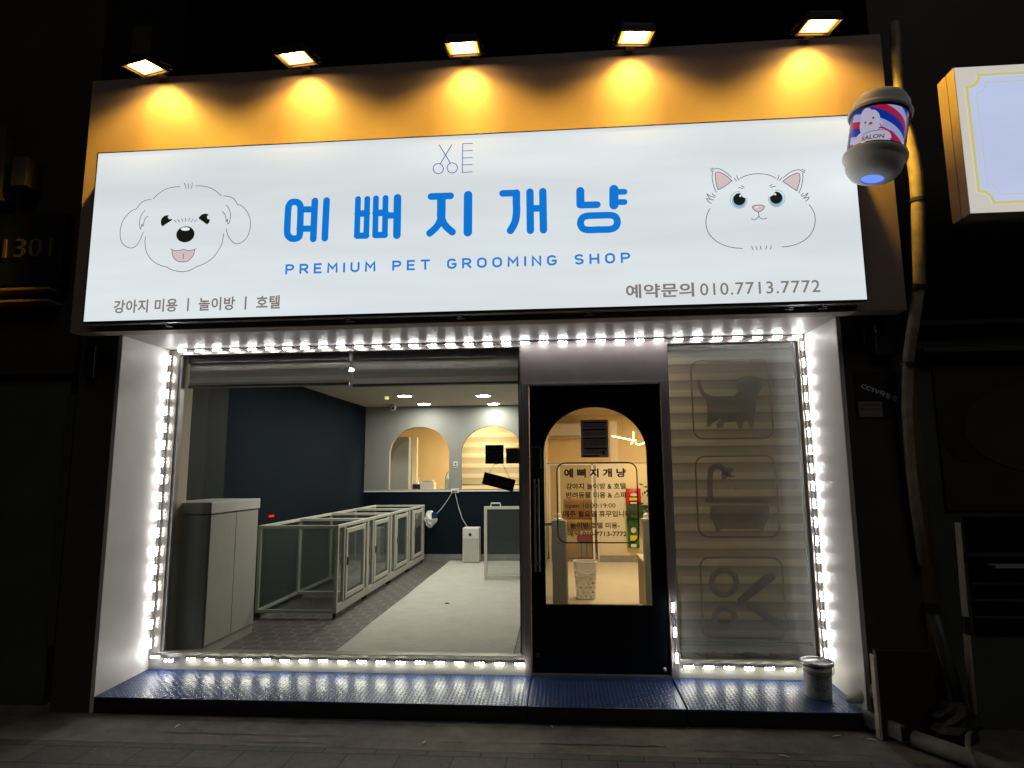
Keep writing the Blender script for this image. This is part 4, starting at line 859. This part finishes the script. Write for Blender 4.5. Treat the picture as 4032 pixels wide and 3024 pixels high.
# ================================================================== floodlights
FX = [-2.37, -1.30, -.165, .955, 2.10]
fl0 = empty('floodlight', (0, 0, 0), 'x', 'floodlight', 'amber floodlights along the top of the fascia')
MB().box(-.1, .1, -.085, .085, .012, .05).build('lamp_housing', 'dark_metal', fl0, bevel=.006)
m_ = MB(); m_.box(-.112, -.1, -.095, .095, -.012, .03); m_.box(.1, .112, -.095, .095, -.012, .03); m_.box(-.1, .1, -.095, -.085, -.012, .03); m_.box(-.1, .1, .085, .095, -.012, .03); m_.build('lamp_rim', 'dark_metal', fl0, bevel=.003)
MB().add([(-.078, -.066, .002), (-.078, .066, .002), (.078, .066, .002), (.078, -.066, .002)], [(0, 1, 2, 3)]).build('lamp_glass', 'flood', fl0)
MB().add([(-.099, -.084, .006), (-.099, .084, .006), (.099, .084, .006), (.099, -.084, .006)], [(0, 1, 2, 3)]).build('reflector_glow', 'reflector_glow', fl0)  # emits amber itself to give the lamp a warm fringe
m_ = MB(); m_.tube([(-.125, 0, .02), (-.125, .07, .03), (-.125, .1, .03)], .007, 6); m_.tube([(.125, 0, .02), (.125, .07, .03), (.125, .1, .03)], .007, 6); m_.box(-.13, .13, .1, .108, .01, .05); m_.box(-.03, .03, .108, .16, .0, .06); m_.build('bracket', 'dark_metal', fl0)
def spot(nm, e_, ang, rx, blend, loc, rad=.03):
    l = bpy.data.lights.new(nm, 'SPOT'); l.energy = e_; l.color = (1, .57, .06); l.spot_size = R(ang); l.spot_blend = blend; l.shadow_soft_size = rad
    o = bpy.data.objects.new(nm, l); COL.objects.link(o); o.parent = fl0; o.location = loc; o.rotation_euler = (R(rx), 0, 0); return o
sb = spot('lamp_beam', 9.5, 146, 0, .6, (0, 0, -.005)); spot('lamp_inner_beam', 14, 76, 42, .2, (0, 0, -.005))
# wall-washer photometry: each beam throws more light at shallow angles to the wall, none towards the street
l = sb.data; l.use_nodes = True; n = l.node_tree; em = n.nodes['Emission']; ge = n.nodes.new('ShaderNodeNewGeometry'); sp = n.nodes.new('ShaderNodeSeparateXYZ')
n.links.new(ge.outputs['Incoming'], sp.inputs[0])
a1 = n.nodes.new('ShaderNodeMath'); a1.operation = 'MAXIMUM'; a1.inputs[1].default_value = .18; n.links.new(sp.outputs[1], a1.inputs[0])
a2 = n.nodes.new('ShaderNodeMath'); a2.operation = 'POWER'; a2.inputs[1].default_value = -2.0; n.links.new(a1.outputs[0], a2.inputs[0])
a3 = n.nodes.new('ShaderNodeMapRange'); a3.interpolation_type = 'SMOOTHSTEP'; a3.inputs['From Min'].default_value = .06; a3.inputs['From Max'].default_value = .2; n.links.new(sp.outputs[1], a3.inputs['Value'])
a4 = n.nodes.new('ShaderNodeMath'); a4.operation = 'MULTIPLY'; n.links.new(a2.outputs[0], a4.inputs[0]); n.links.new(a3.outputs[0], a4.inputs[1]); n.links.new(a4.outputs[0], em.inputs['Strength'])
for i, x in enumerate(FX):
    c = fl0 if i == 0 else copy_tree(fl0); c.location = (x, -1.0, 4.235); c.rotation_euler = (R(8), 0, R((-14, -6, 0, 6, 4)[i]))
    c['label'] = ['leftmost lit amber floodlight over the fascia', 'amber floodlight second from the left above the sign', 'middle amber floodlight, straight above the scissors logo', 'amber floodlight second from the right above the sign', 'rightmost lit amber floodlight, nearest the barber pole'][i]

o = spot('side_beam', 60, 44, 0, 1, (0, 0, 0)); o.parent = None; o.location = (2.13, -1.0, 4.225); o.rotation_euler = Vector((.6, -.03, -.42)).to_track_quat('-Z', 'Y').to_euler()
o.parent = c; o.matrix_parent_inverse = (Matrix.Translation(c.location) @ c.rotation_euler.to_matrix().to_4x4()).inverted()
# ================================================================== LED strings
body = MB().box(-.036, .036, -.004, .004, -.008, .008); lens = MB()
for k in (-.025, 0, .025): lens.box(k-.0062, k+.0062, -.0105, -.0042, -.0068, .0068)
_b = body.build('led_module', 'led_body', bevel=.002); _l = lens.build('led_lens', 'led'); _l2 = lens.build('led_lens', 'led_low')
def string(label, p0, p1, n_, vert, lens_o=_l, tilt=0, jit=.0, extra=(), ry=0):
    mx_ = ((p0[0]+p1[0])/2, (p0[1]+p1[1])/2, (p0[2]+p1[2])/2)
    r_ = empty('led_light_string', mx_, label, 'light string', 'strings of white LED modules around the windows')
    pos = [tuple(p0[k]+(p1[k]-p0[k])*i/(n_-1) for k in range(3)) for i in range(n_)]
    wire_pts = []
    for i, p in enumerate(pos):
        z_ = random.uniform(-jit, jit)
        o = _b.copy(); COL.objects.link(o); o.parent = r_; o.location = (p[0]-mx_[0], p[1]-mx_[1], p[2]-mx_[2]+z_)
        o.rotation_euler = (R(tilt), R((90 if vert else 0)+random.uniform(-3, 3)), R(ry))
        k_ = lens_o.copy(); COL.objects.link(k_); k_.parent = o
        wire_pts.append((p[0], p[1]+.006, p[2]+z_))
    m_ = MB(); m_.tube(wire_pts, .0035, 6); keep(m_.build('cable', 'wirew'), r_)
    return r_
random.seed(2)
string('top LED string running under the soffit over both windows and the door', (-2.575, -.046, 2.447), (2.185, -.046, 2.443), 34, False, tilt=48, jit=.002)
string('left LED string climbing the left edge of the large window', (XL+.022, -.03, 2.37), (XL+.022, -.03, .21), 17, True, tilt=0, jit=.004, ry=12)
string('lower LED string along the sill of the large window', (-2.36, -.024, .098), (.1, -.024, .1), 18, False, tilt=15, jit=.002, lens_o=_l2)
string('two loose drooping LED modules at the lower left window corner', (-2.64, -.03, .105), (-2.53, -.03, .085), 2, False, tilt=0, jit=.008)
string('lower LED string along the sill of the narrow right window', (1.294, -.024, .098), (2.12, -.024, .098), 7, False, tilt=15, jit=.002, lens_o=_l2)
string('short LED string of three modules at the foot of the door post', (1.2, -.036, .50), (1.212, -.036, .16), 3, True, jit=.003)
string('right LED string climbing the right edge of the narrow window', (XR-.028, -.03, 2.37), (XR-.022, -.03, .2), 18, True, jit=.004, ry=-12)
for o in (_b, _l, _l2): bpy.data.objects.remove(o)

# ================================================================== blue checker-plate steps
def plate(x0, x1, y0, z0, z1, label, skew=0):
    r_ = empty('steel_step', ((x0+x1)/2, -.28, z0), label, 'step', 'blue checker-plate steps')
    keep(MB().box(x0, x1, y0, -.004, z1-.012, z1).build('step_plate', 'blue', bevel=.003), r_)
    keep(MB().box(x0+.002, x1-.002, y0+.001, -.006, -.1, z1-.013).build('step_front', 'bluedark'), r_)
    m_ = MB(); s = .027; ny = int((-.01-y0)/s); nx = int((x1-x0-.02)/s)
    for i in range(ny):
        for j in range(nx):
            cx_ = x0+.018+j*s; cy_ = y0+.016+i*s; a = R(45 if (i+j) % 2 else -45); ca, sa = math.cos(a), math.sin(a); Lh, Wh, hh = .0132, .004, .0028
            pts = [(-Lh, 0, 0), (-.3*Lh, -Wh, 0), (.3*Lh, -Wh, 0), (Lh, 0, 0), (.3*Lh, Wh, 0), (-.3*Lh, Wh, 0), (-.45*Lh, 0, hh), (.45*Lh, 0, hh)]
            m_.add([(cx_+p[0]*ca-p[1]*sa, cy_+p[0]*sa+p[1]*ca, z1+.0001+p[2]) for p in pts], [(0, 1, 6), (1, 2, 7, 6), (2, 3, 7), (3, 4, 7), (4, 5, 6, 7), (5, 0, 6)])
    keep(m_.build('tread_pattern', 'bluetread', smooth=True), r_)
    return r_
s1 = plate(XL+.002, .184, -.56, -.1, .008, 'long blue checker-plate step under the large window')
s2 = plate(.19, 1.172, -.575, -.1, .004, 'blue checker-plate step in front of the door'); 
s3 = plate(1.182, XR-.002, -.56, -.1, .008, 'blue checker-plate step under the narrow right window')
for o in (s1, s3): o.rotation_euler = (R(1.5), 0, 0)

# ================================================================== bucket and cloth by the right wall
bu = empty('paint_bucket', (2.065, -.3, .005), 'stained white paint bucket with a shiny lid on the right step', 'bucket')
MB().lathe([(0, 0), (.073, 0), (.078, .005), (.088, .17), (.09, .172), (.09, .18), (.088, .182), (.09, .2), (.096, .203), (.096, .212), (.09, .214)], n=40).build('bucket_body', 'bucket', bu, smooth=True)
lp = MB(); random.seed(21)
for k in range(16):
    a0 = R(random.uniform(235, 300)); z0_ = random.uniform(.05, .15); da = random.uniform(.03, .14); hz = random.uniform(.006, .02); rr = .0805+.1*(z0_/1.9)+.0022
    lp.add([(rr*math.cos(a0), rr*math.sin(a0), z0_), (rr*math.cos(a0+da), rr*math.sin(a0+da), z0_+.003), (rr*math.cos(a0+da), rr*math.sin(a0+da), z0_+hz), (rr*math.cos(a0), rr*math.sin(a0), z0_+hz)], [(0, 1, 2, 3)])
lp.build('worn_label', 'pvcdirt', bu)
MB().lathe([(.101, .208), (.103, .222), (.096, .226), (.09, .215), (.088, .21), (0, .211)], n=40).build('bucket_lid', 'lid', bu, smooth=True)
MB().lathe([(.099, .2), (.104, .206), (.1, .21)], n=40).build('rim_band', 'black', bu, smooth=True)
MB().tube([(.1*math.cos(R(a)), .1*math.sin(R(a)), .19-.045*math.sin(math.pi*(a+180)/180)) for a in range(-180, 1, 15)], .0025, 6).build('wire_handle', 'alu_dark', bu)
o = MB(); o.tube([(2.19, -.43, .03), (2.24, -.47, .06), (2.29, -.5, .09), (2.33, -.575, .15), (2.36, -.6, .2)], [.02, .036, .046, .05, .03], 10)
o = o.build('rolled_cloth', 'cloth', smooth=True); tag(o, 'rolled dirty grey cloth lying over the right end of the step', 'cloth')
o = empty('loose_bracket', (2.285, -.66, .0), 'short pale metal channel lying at the right end of the steps', 'metal channel')
m_ = MB(); m_.box(-.014, .014, -.13, .13, 0, .014); m_.box(-.016, -.012, -.13, .13, -.07, .0); c_ = m_.build('channel', 'alu', o); c_.rotation_euler = (0, 0, R(25)); MB().tube([(.0, -.06, .013), (0, -.06, .02)], .006, 8).build('bolt', 'alu_dark', o)

# ================================================================== barber pole
BY = -1.15
bc = P(2688+1262/1.6458, 885/1.6458, BY)
bpole = empty('barber_pole', (bc[0], BY, bc[1]), 'tilted barber pole lamp with red, white and blue stripes and a dog face', 'barber pole'); bpole.rotation_euler = (0, R(11), 0)
bm_ = bpy.data.materials.new('barber_stripes'); bm_.use_nodes = True; n = bm_.node_tree; b = n.nodes['Principled BSDF']
tc = n.nodes.new('ShaderNodeTexCoord'); s_ = n.nodes.new('ShaderNodeSeparateXYZ'); n.links.new(tc.outputs['Object'], s_.inputs[0])
at = n.nodes.new('ShaderNodeMath'); at.operation = 'ARCTAN2'; n.links.new(s_.outputs[1], at.inputs[0]); n.links.new(s_.outputs[0], at.inputs[1])
m1 = n.nodes.new('ShaderNodeMath'); m1.operation = 'MULTIPLY_ADD'; n.links.new(at.outputs[0], m1.inputs[0]); m1.inputs[1].default_value = 3/(2*math.pi)
m3 = n.nodes.new('ShaderNodeMath'); m3.operation = 'MULTIPLY'; n.links.new(s_.outputs[2], m3.inputs[0]); m3.inputs[1].default_value = 7.1
n.links.new(m3.outputs[0], m1.inputs[2])
m4 = n.nodes.new('ShaderNodeMath'); m4.operation = 'FLOORED_MODULO'; n.links.new(m1.outputs[0], m4.inputs[0]); m4.inputs[1].default_value = 1
rp = n.nodes.new('ShaderNodeValToRGB'); rp.color_ramp.interpolation = 'CONSTANT'; e = rp.color_ramp.elements; CB, CW, CRD = (.005, .03, .33, 1), (.36, .38, .66, 1), (.42, .012, .05, 1)
e[0].position = 0; e[0].color = CW; e[1].position = .33; e[1].color = CB
k = e.new(.7); k.color = CRD
n.links.new(m4.outputs[0], rp.inputs[0]); n.links.new(rp.outputs[0], b.inputs['Base Color']); n.links.new(rp.outputs[0], b.inputs['Emission Color']); b.inputs['Emission Strength'].default_value = .8; b.inputs['Roughness'].default_value = .4
RB = .138
MB().lathe([(RB, -.135), (RB, .135)], n=64).build('striped_drum', bm_, bpole, smooth=True)
MB().lathe([(RB+.014, -.14), (RB+.014, .14)], n=64).build('clear_sleeve', 'glass', bpole, smooth=True)
MB().lathe([(.165, .12), (.17, .125), (.17, .14), (.158, .15), (.155, .165), (.15, .2), (.13, .235), (.1, .25), (0, .255)], n=56).build('top_cap', 'cap', bpole, smooth=True)
MB().lathe([(.165, -.12), (.17, -.125), (.17, -.145), (.158, -.155), (.155, -.175), (.145, -.215), (.12, -.25), (.085, -.268), (.06, -.27)], n=56).build('bottom_cap', 'cap', bpole, smooth=True)
for z_ in (.118, -.118): MB().lathe([(.15, z_-.008), (.162, z_-.006), (.162, z_+.006), (.15, z_+.008)], n=56).build('dark_ring', 'cap_dark', bpole, smooth=True)
MB().lathe([(0, -.262), (.06, -.262)], n=32).build('bulb_window', 'blue_glow', bpole)
m_ = MB(); m_.box(-.06, .06, .12, .23, .06, .1); m_.box(-.06, .06, .12, .23, -.1, -.06); m_.build('wall_bracket', 'dark_metal', bpole)
def wrap(mb, rad):
    "bend flat drawing (x along the arc, z) round the drum"
    out = MB(); 
    V = []
    for (x, y, z) in mb.v:
        a = x/rad-math.pi/2; rr = rad-y; V.append((rr*math.cos(a), rr*math.sin(a), z))
    out.add(V, mb.f); return out
fm_ = MB(); fp = [(-.06+.105*math.cos(a*2*math.pi/28)*(.9 if math.sin(a*2*math.pi/28) > 0 else 1), .01+.105*math.sin(a*2*math.pi/28)) for a in range(28)]
# white dog head: many small strips so that it bends round the drum
def blob(cx_, cz_, rx_, rz_, y):
    out = MB(); n_ = 14
    for i in range(-n_, n_):
        xa, xb = cx_+rx_*i/n_, cx_+rx_*(i+1)/n_
        ha, hb = rz_*math.sqrt(max(0, 1-(i/n_)**2)), rz_*math.sqrt(max(0, 1-((i+1)/n_)**2))
        out.add([(xa, y, cz_-ha), (xb, y, cz_-hb), (xb, y, cz_+hb), (xa, y, cz_+ha)], [(0, 1, 2, 3)])
    return out
lil = emit('pole_print_lilac', (.48, .44, .58), .9); ink2 = emit('pole_print_ink', (.12, .04, .1), .5); redp = emit('pole_print_red', (.5, .04, .06), .8)
for (a, b_, c_, d_, y) in ((-.075, .02, .055, .075, .0006), (-.06, -.08, .11, .055, .0007), (-.035, .0, .03, .028, .001), (-.1, .085, .03, .03, .0008)):
    wrap(blob(a-.03, b_, c_, d_, -y*1.5), RB).build('dog_face_print', lil, bpole)
m_ = MB()
for x, z, q in ((-.125, .022, .0055), (-.085, .04, .0055)): m_.add(blob(x, z, q, q*1.2, -.0022).v, blob(x, z, q, q*1.2, -.0022).f)
wrap(m_, RB).build('dog_eyes_print', ink2, bpole); t1 = blob(-.095, .008, .01, .009, -.0024); wrap(t1, RB).build('dog_nose_print', redp, bpole)
m_ = MB(); stroke(m_, cr([(-.05, -.002), (-.04, -.022), (-.055, -.04), (-.075, -.042)]), .003, -.002)
stroke(m_, cr([(-.13, -.055), (-.1, -.045), (-.04, -.042), (.02, -.045), (.036, -.062), (.028, -.08), (.0, -.095)]), .003, -.002); wrap(m_, RB).build('dog_line_print', ink2, bpole)
wrap(text_mb('SALON', -.135, -.02, -.077, .026, -.0022, .02), RB).build('salon_lettering', ink2, bpole)

# ================================================================== right neighbour
rs = empty('neighbour_lightbox', (3.4, -1.1, 2.92), 'pale blue backlit sign box with a yellow ornamental border on the right', 'sign')
RX0, RX1, RZ0, RZ1, RY = 2.811, 4.2, 2.92, 3.838, -1.1
keep(part('box_front_frame', 'box_side', RX0, RX1, RY+.002, RY+.075, RZ0, RZ1, None, .002), rs); keep(part('box_rear_frame', 'box_side', RX0-.001, RX1, RY+.079, RY+.165, RZ0+.002, RZ1-.002, None, .002), rs)
m_ = MB(); m_.poly([(RX0+.003, RZ0+.003), (RX1, RZ0+.003), (RX1, RZ1-.003), (RX0+.003, RZ1-.003)], RY); keep(m_.build('cream_face', 'r_cream'), rs)
def orn(d, r_):
    x0, x1, z0, z1 = RX0+d, RX1-d, RZ0+d, RZ1-d; out = []
    for cx_, cz_, a0, a1 in ((x0, z0, 90, 0), (x1, z0, 180, 90), (x1, z1, 270, 180), (x0, z1, 360, 270)):
        for k in range(9): a = R(a0+(a1-a0)*k/8); out.append((cx_+r_*math.cos(a), cz_+r_*math.sin(a)))
    return out
m_ = MB(); m_.poly(orn(.06, .075), RY-.001); keep(m_.build('blue_panel', 'r_face'), rs)
m_ = MB(); stroke(m_, orn(.06, .075), .018, RY-.002, True); keep(m_.build('yellow_border', 'r_yel'), rs)
m_ = MB(); stroke(m_, orn(.11, .06), .006, RY-.002, True); keep(m_.build('inner_line', 'r_line'), rs)
cdt = MB(); cpts = []
for (r_, a_, b_, y_) in ((3, 1372, 150, -.79), (3, 1383, 380, -.79), (3, 1393, 520, -.79), (3, 1402, 650, -.79), (3, 1442, 800, -.79), (3, 1490, 1000, -.79), (3, 1515, 1150, -.79), (3, 1525, 1300, -.79), (3, 1530, 1650, -.79), (6, 1530, 200, -.79), (6, 1502, 400, -.76), (6, 1470, 600, -.7), (6, 1460, 700, -.68), (6, 1452, 1000, -.64), (6, 1480, 1400, -.62), (6, 1560, 2000, -.6)):
    q = P(2688+a_/1.6458, (1008 if r_ == 6 else 0)+b_/1.6458, y_); cpts.append((q[0], y_, q[1]))
cdt.tube(cpts, [.03, .03, .03, .034, .033, .04, .041, .04, .038, .035, .034, .033, .032, .03, .03, .03], 14)
cdo = empty('conduit_pipe', cpts[-1], 'bulging plastic conduit pipe running down between the two shop fronts', 'pipe')
keep(cdt.build('pipe_shaft', 'pvc', smooth=True), cdo)
for k_ in (4, 7, 9, 12):
    a_, b_ = Vector(cpts[k_]), Vector(cpts[k_+1]); d_ = (b_-a_).normalized()*.012
    keep(MB().tube([a_-d_, a_+d_], .045, 14).build('pipe_clamp', 'alu_dark'), cdo)
nb = empty('neighbour_shop', (5, 0, 0), 'dark unlit neighbouring shop front on the right', 'shop')
keep(part('neighbour_wall', 'grey_dark', 2.75, 9, -.5, .5, -.1, 2.3, None), nb); keep(part('neighbour_upper_wall', 'building_dark', 2.7, 9, -.42, .5, 2.301, 5.6, None), nb)
for z_ in (2.38, 2.2): keep(part('awning_ledge', 'grey_dark', 2.76, 9, -.6, -.501, z_, z_+.03, None, .003), nb)
keep(part('poster_panel', 'building_dark', 2.85, 4.5, -.515, -.501, 1.2, 2.12, None), nb)
m_ = MB(); m_.poly([(3.55+.5*math.cos(a*.2094)*1.1, 1.72+.3*math.sin(a*.2094)) for a in range(30)], -.52); keep(m_.build('poster_shape', 'pillar'), nb); 
m_ = MB(); m_.poly([(3.02+.16*math.cos(a*.2094), 1.72+.22*math.sin(a*.2094)) for a in range(30)], -.518); keep(m_.build('poster_red_shape', 'red_dark'), nb)
keep(part('neighbour_window', 'door', 2.95, 4.5, -.512, -.502, .45, 1.16, None), nb); keep(part('window_bar', 'grey_dark', 2.93, 4.5, -.53, -.513, .92, .94, None), nb); keep(part('window_shelf', 'cabside', 3.05, 4.5, -.6, -.513, .86, .875, None), nb)
for z_ in (.75, .65, .55): keep(part('shutter_line', 'grey_dark', 2.95, 4.5, -.518, -.5125, z_, z_+.012, None), nb)
pw = empty('meter_box', (2.53, -.57, 2.18), 'dark grey meter box with a small unit high on the right pillar', 'meter box')
keep(part('meter_case', 'dark_metal', 2.46, 2.6, -.63, -.559, 2.185, 2.4, None, .008), pw); keep(part('small_unit', 'black', 2.405, 2.44, -.6, -.559, 2.26, 2.37, None, .004), pw)
cv = empty('cctv_notice', (2.48, -.56, 1.785), 'dark square CCTV notice with slanted lettering on the right pillar', 'notice')
def cvb(x0, x1, z0, z1, y=-.56): return part('x', 'ink', x0, x1, y-.002, y, z0, z1, None)
q = cvb(2.33, 2.61, 1.785, 2.085); q.name = 'notice_board'; q.data.materials[0] = MT['dark_metal']; keep(q, cv)
q = text_mb('CCTV작동중', 0, .235, 0, .036, 0, .015).build('slanted_lettering', 'cap'); q.location = (2.375, -.5635, 2.0); q.rotation_euler = (0, R(24), 0); keep(q, cv)
q = cvb(2.345, 2.49, 1.795, 1.895, -.5625); q.name = 'paper_label'; q.data.materials[0] = MT['notice_d']; keep(q, cv)
q = text_mb('관리책임자', 2.36, 2.475, 1.872, .012, -.5655, .01).build('label_print', 'ink'); keep(q, cv); q = text_mb('촬영시간 24시간', 2.355, 2.48, 1.845, .01, -.5655, .01).build('label_print', 'ink'); keep(q, cv); q = text_mb('녹화중', 2.43, 2.57, 2.045, .016, -.563, .01).build('small_print', 'grey_dark'); keep(q, cv)
pe = empty('leaning_pole', (2.78, -.7, -.1), 'thin weathered pole with black tape standing at the far right', 'pole')
keep(MB().tube([(2.798, -.7, 1.14), (2.786, -.7, .56), (2.773, -.7, -.1)], [.015, .017, .022], 10).build('pole_shaft', 'pole', smooth=True), pe); keep(MB().tube([(2.789, -.7, .6), (2.786, -.7, .5)], [.021, .021], 10).build('tape_band', 'black'), pe)
pb = empty('second_pipe', (2.72, -.58, 0), 'dim grey drain pipe leaning behind the taped pole', 'pipe')
keep(MB().tube([(2.66, -.6, .62), (2.72, -.6, .3), (2.8, -.6, -.1)], [.03, .035, .035], 10).build('pipe_shaft', 'grey_dark', smooth=True), pb); keep(MB().tube([(2.652, -.6, .66), (2.662, -.6, .6)], .038, 10).build('pipe_collar', 'black'), pb)
bd_ = empty('red_board', (2.4, -.75, -.1), 'dark red board propped against the foot of the right pillar', 'board')
keep(part('board_panel', 'red_dark', 2.262, 2.58, -.7, -.66, -.1, .40, None, .003), bd_); keep(part('board_edge', 'pole', 2.245, 2.261, -.705, -.655, -.1, .37, None, .002), bd_)
pp = MB(); pp.tube([(2.4, -.78, -.055), (2.56, -1.05, -.05), (2.72, -1.35, -.05)], [.045, .045, .045], 16); tag(pp.build('fallen_pipe', 'junk', smooth=True), 'thick dusty grey pipe lying on the ground in the right corner', 'pipe')
m_ = MB(); m_.tube([(2.72, -.78, .02), (2.62, -.9, .01), (2.56, -1.0, .005), (2.52, -1.08, .0), (2.5, -1.16, -.05)], [.01, .013, .014, .013, .012], 8); tag(m_.build('bent_hose', 'junk', smooth=True), 'thin bent grey hose draped across the fallen pipe', 'hose')
m_ = MB(); random.seed(8); vs = []; fs = []
for i in range(8):
    for j in range(14):
        a = 2*math.pi*j/14; rr = .14*math.sin(math.pi*(i+.6)/8.6)**.6*random.uniform(.62, 1.15); vs.append((2.62+rr*math.cos(a), -.78+rr*.7*math.sin(a), -.1+.24*i/7))
for i in range(7):
    for j in range(14): fs.append((i*14+j, i*14+(j+1) % 14, (i+1)*14+(j+1) % 14, (i+1)*14+j))
fs.append(tuple(7*14+k for k in range(14))); m_.add(vs, fs); tag(m_.build('rubbish_sack', 'black'), 'dark crumpled sack slumped behind the fallen pipe', 'sack')

# ================================================================== left neighbour
lb = empty('left_building', (-6, 0, 0), 'dark neighbouring building on the left with brass house numbers', 'building')
keep(part('building_wall', 'building_dark', -9, -3.1, -.5, .5, 2.2, 6, None), lb); keep(part('building_lower_wall', 'grey_dark', -9, -3.16, -.45, .5, -.1, 2.199, None), lb)
keep(part('side_wall', 'building_dark', -3.1, -2.93, -.2, .5, 2.47, 5.2, None), lb)
keep(part('number_panel', 'bluedark', -5, -3.2, -.6, -.501, 2.85, 3.4, None, .003), lb)
keep(text_mb('1301', -3.66, -3.275, 3.13, .145, -.603, .0, 1.05, .008).build('house_number', 'gold'), lb)
for z_ in (2.80, 2.71): keep(part('wall_ledge', 'wood', -5, -3.24, -.64, -.502, z_, z_+.018, None, .002), lb)
m_ = empty('channel_letter', (-3.75, -.35, 3.8), 'tall dark projecting sign stroke high on the left building', 'sign letter', 'projecting strokes on the left building'); keep(part('letter_block', 'pillar', -3.86, -3.7, -.65, -.501, 3.5, 4.1, None, .003), m_)
m_ = empty('channel_letter', (-3.5, -.35, 3.7), 'short dark projecting sign stroke beside the taller one on the left building', 'sign letter', 'projecting strokes on the left building'); keep(part('letter_block', 'pillar', -3.62, -3.5, -.65, -.501, 3.6, 3.83, None, .003), m_)
o = part('white_board', 'alu_dark', -3.09, -3.022, -.57, -.5, .325, 2.04, None, .004); tag(o, 'narrow pale upright board beside the left pillar', 'board')
o = part('wall_unit', 'white', -4.2, -3.9, -.75, -.66, 2.5, 2.62, None, .01); tag(o, 'small white box at the left edge under the ledges', 'box')
o = empty('wall_conduit', (-2.98, -.6, 2.3), 'small dark unit fixed on the left pillar below the fascia', 'wall unit'); keep(part('unit_case', 'dark_metal', -2.95, -2.87, -.61, -.558, 2.15, 2.38, None, .006), o)
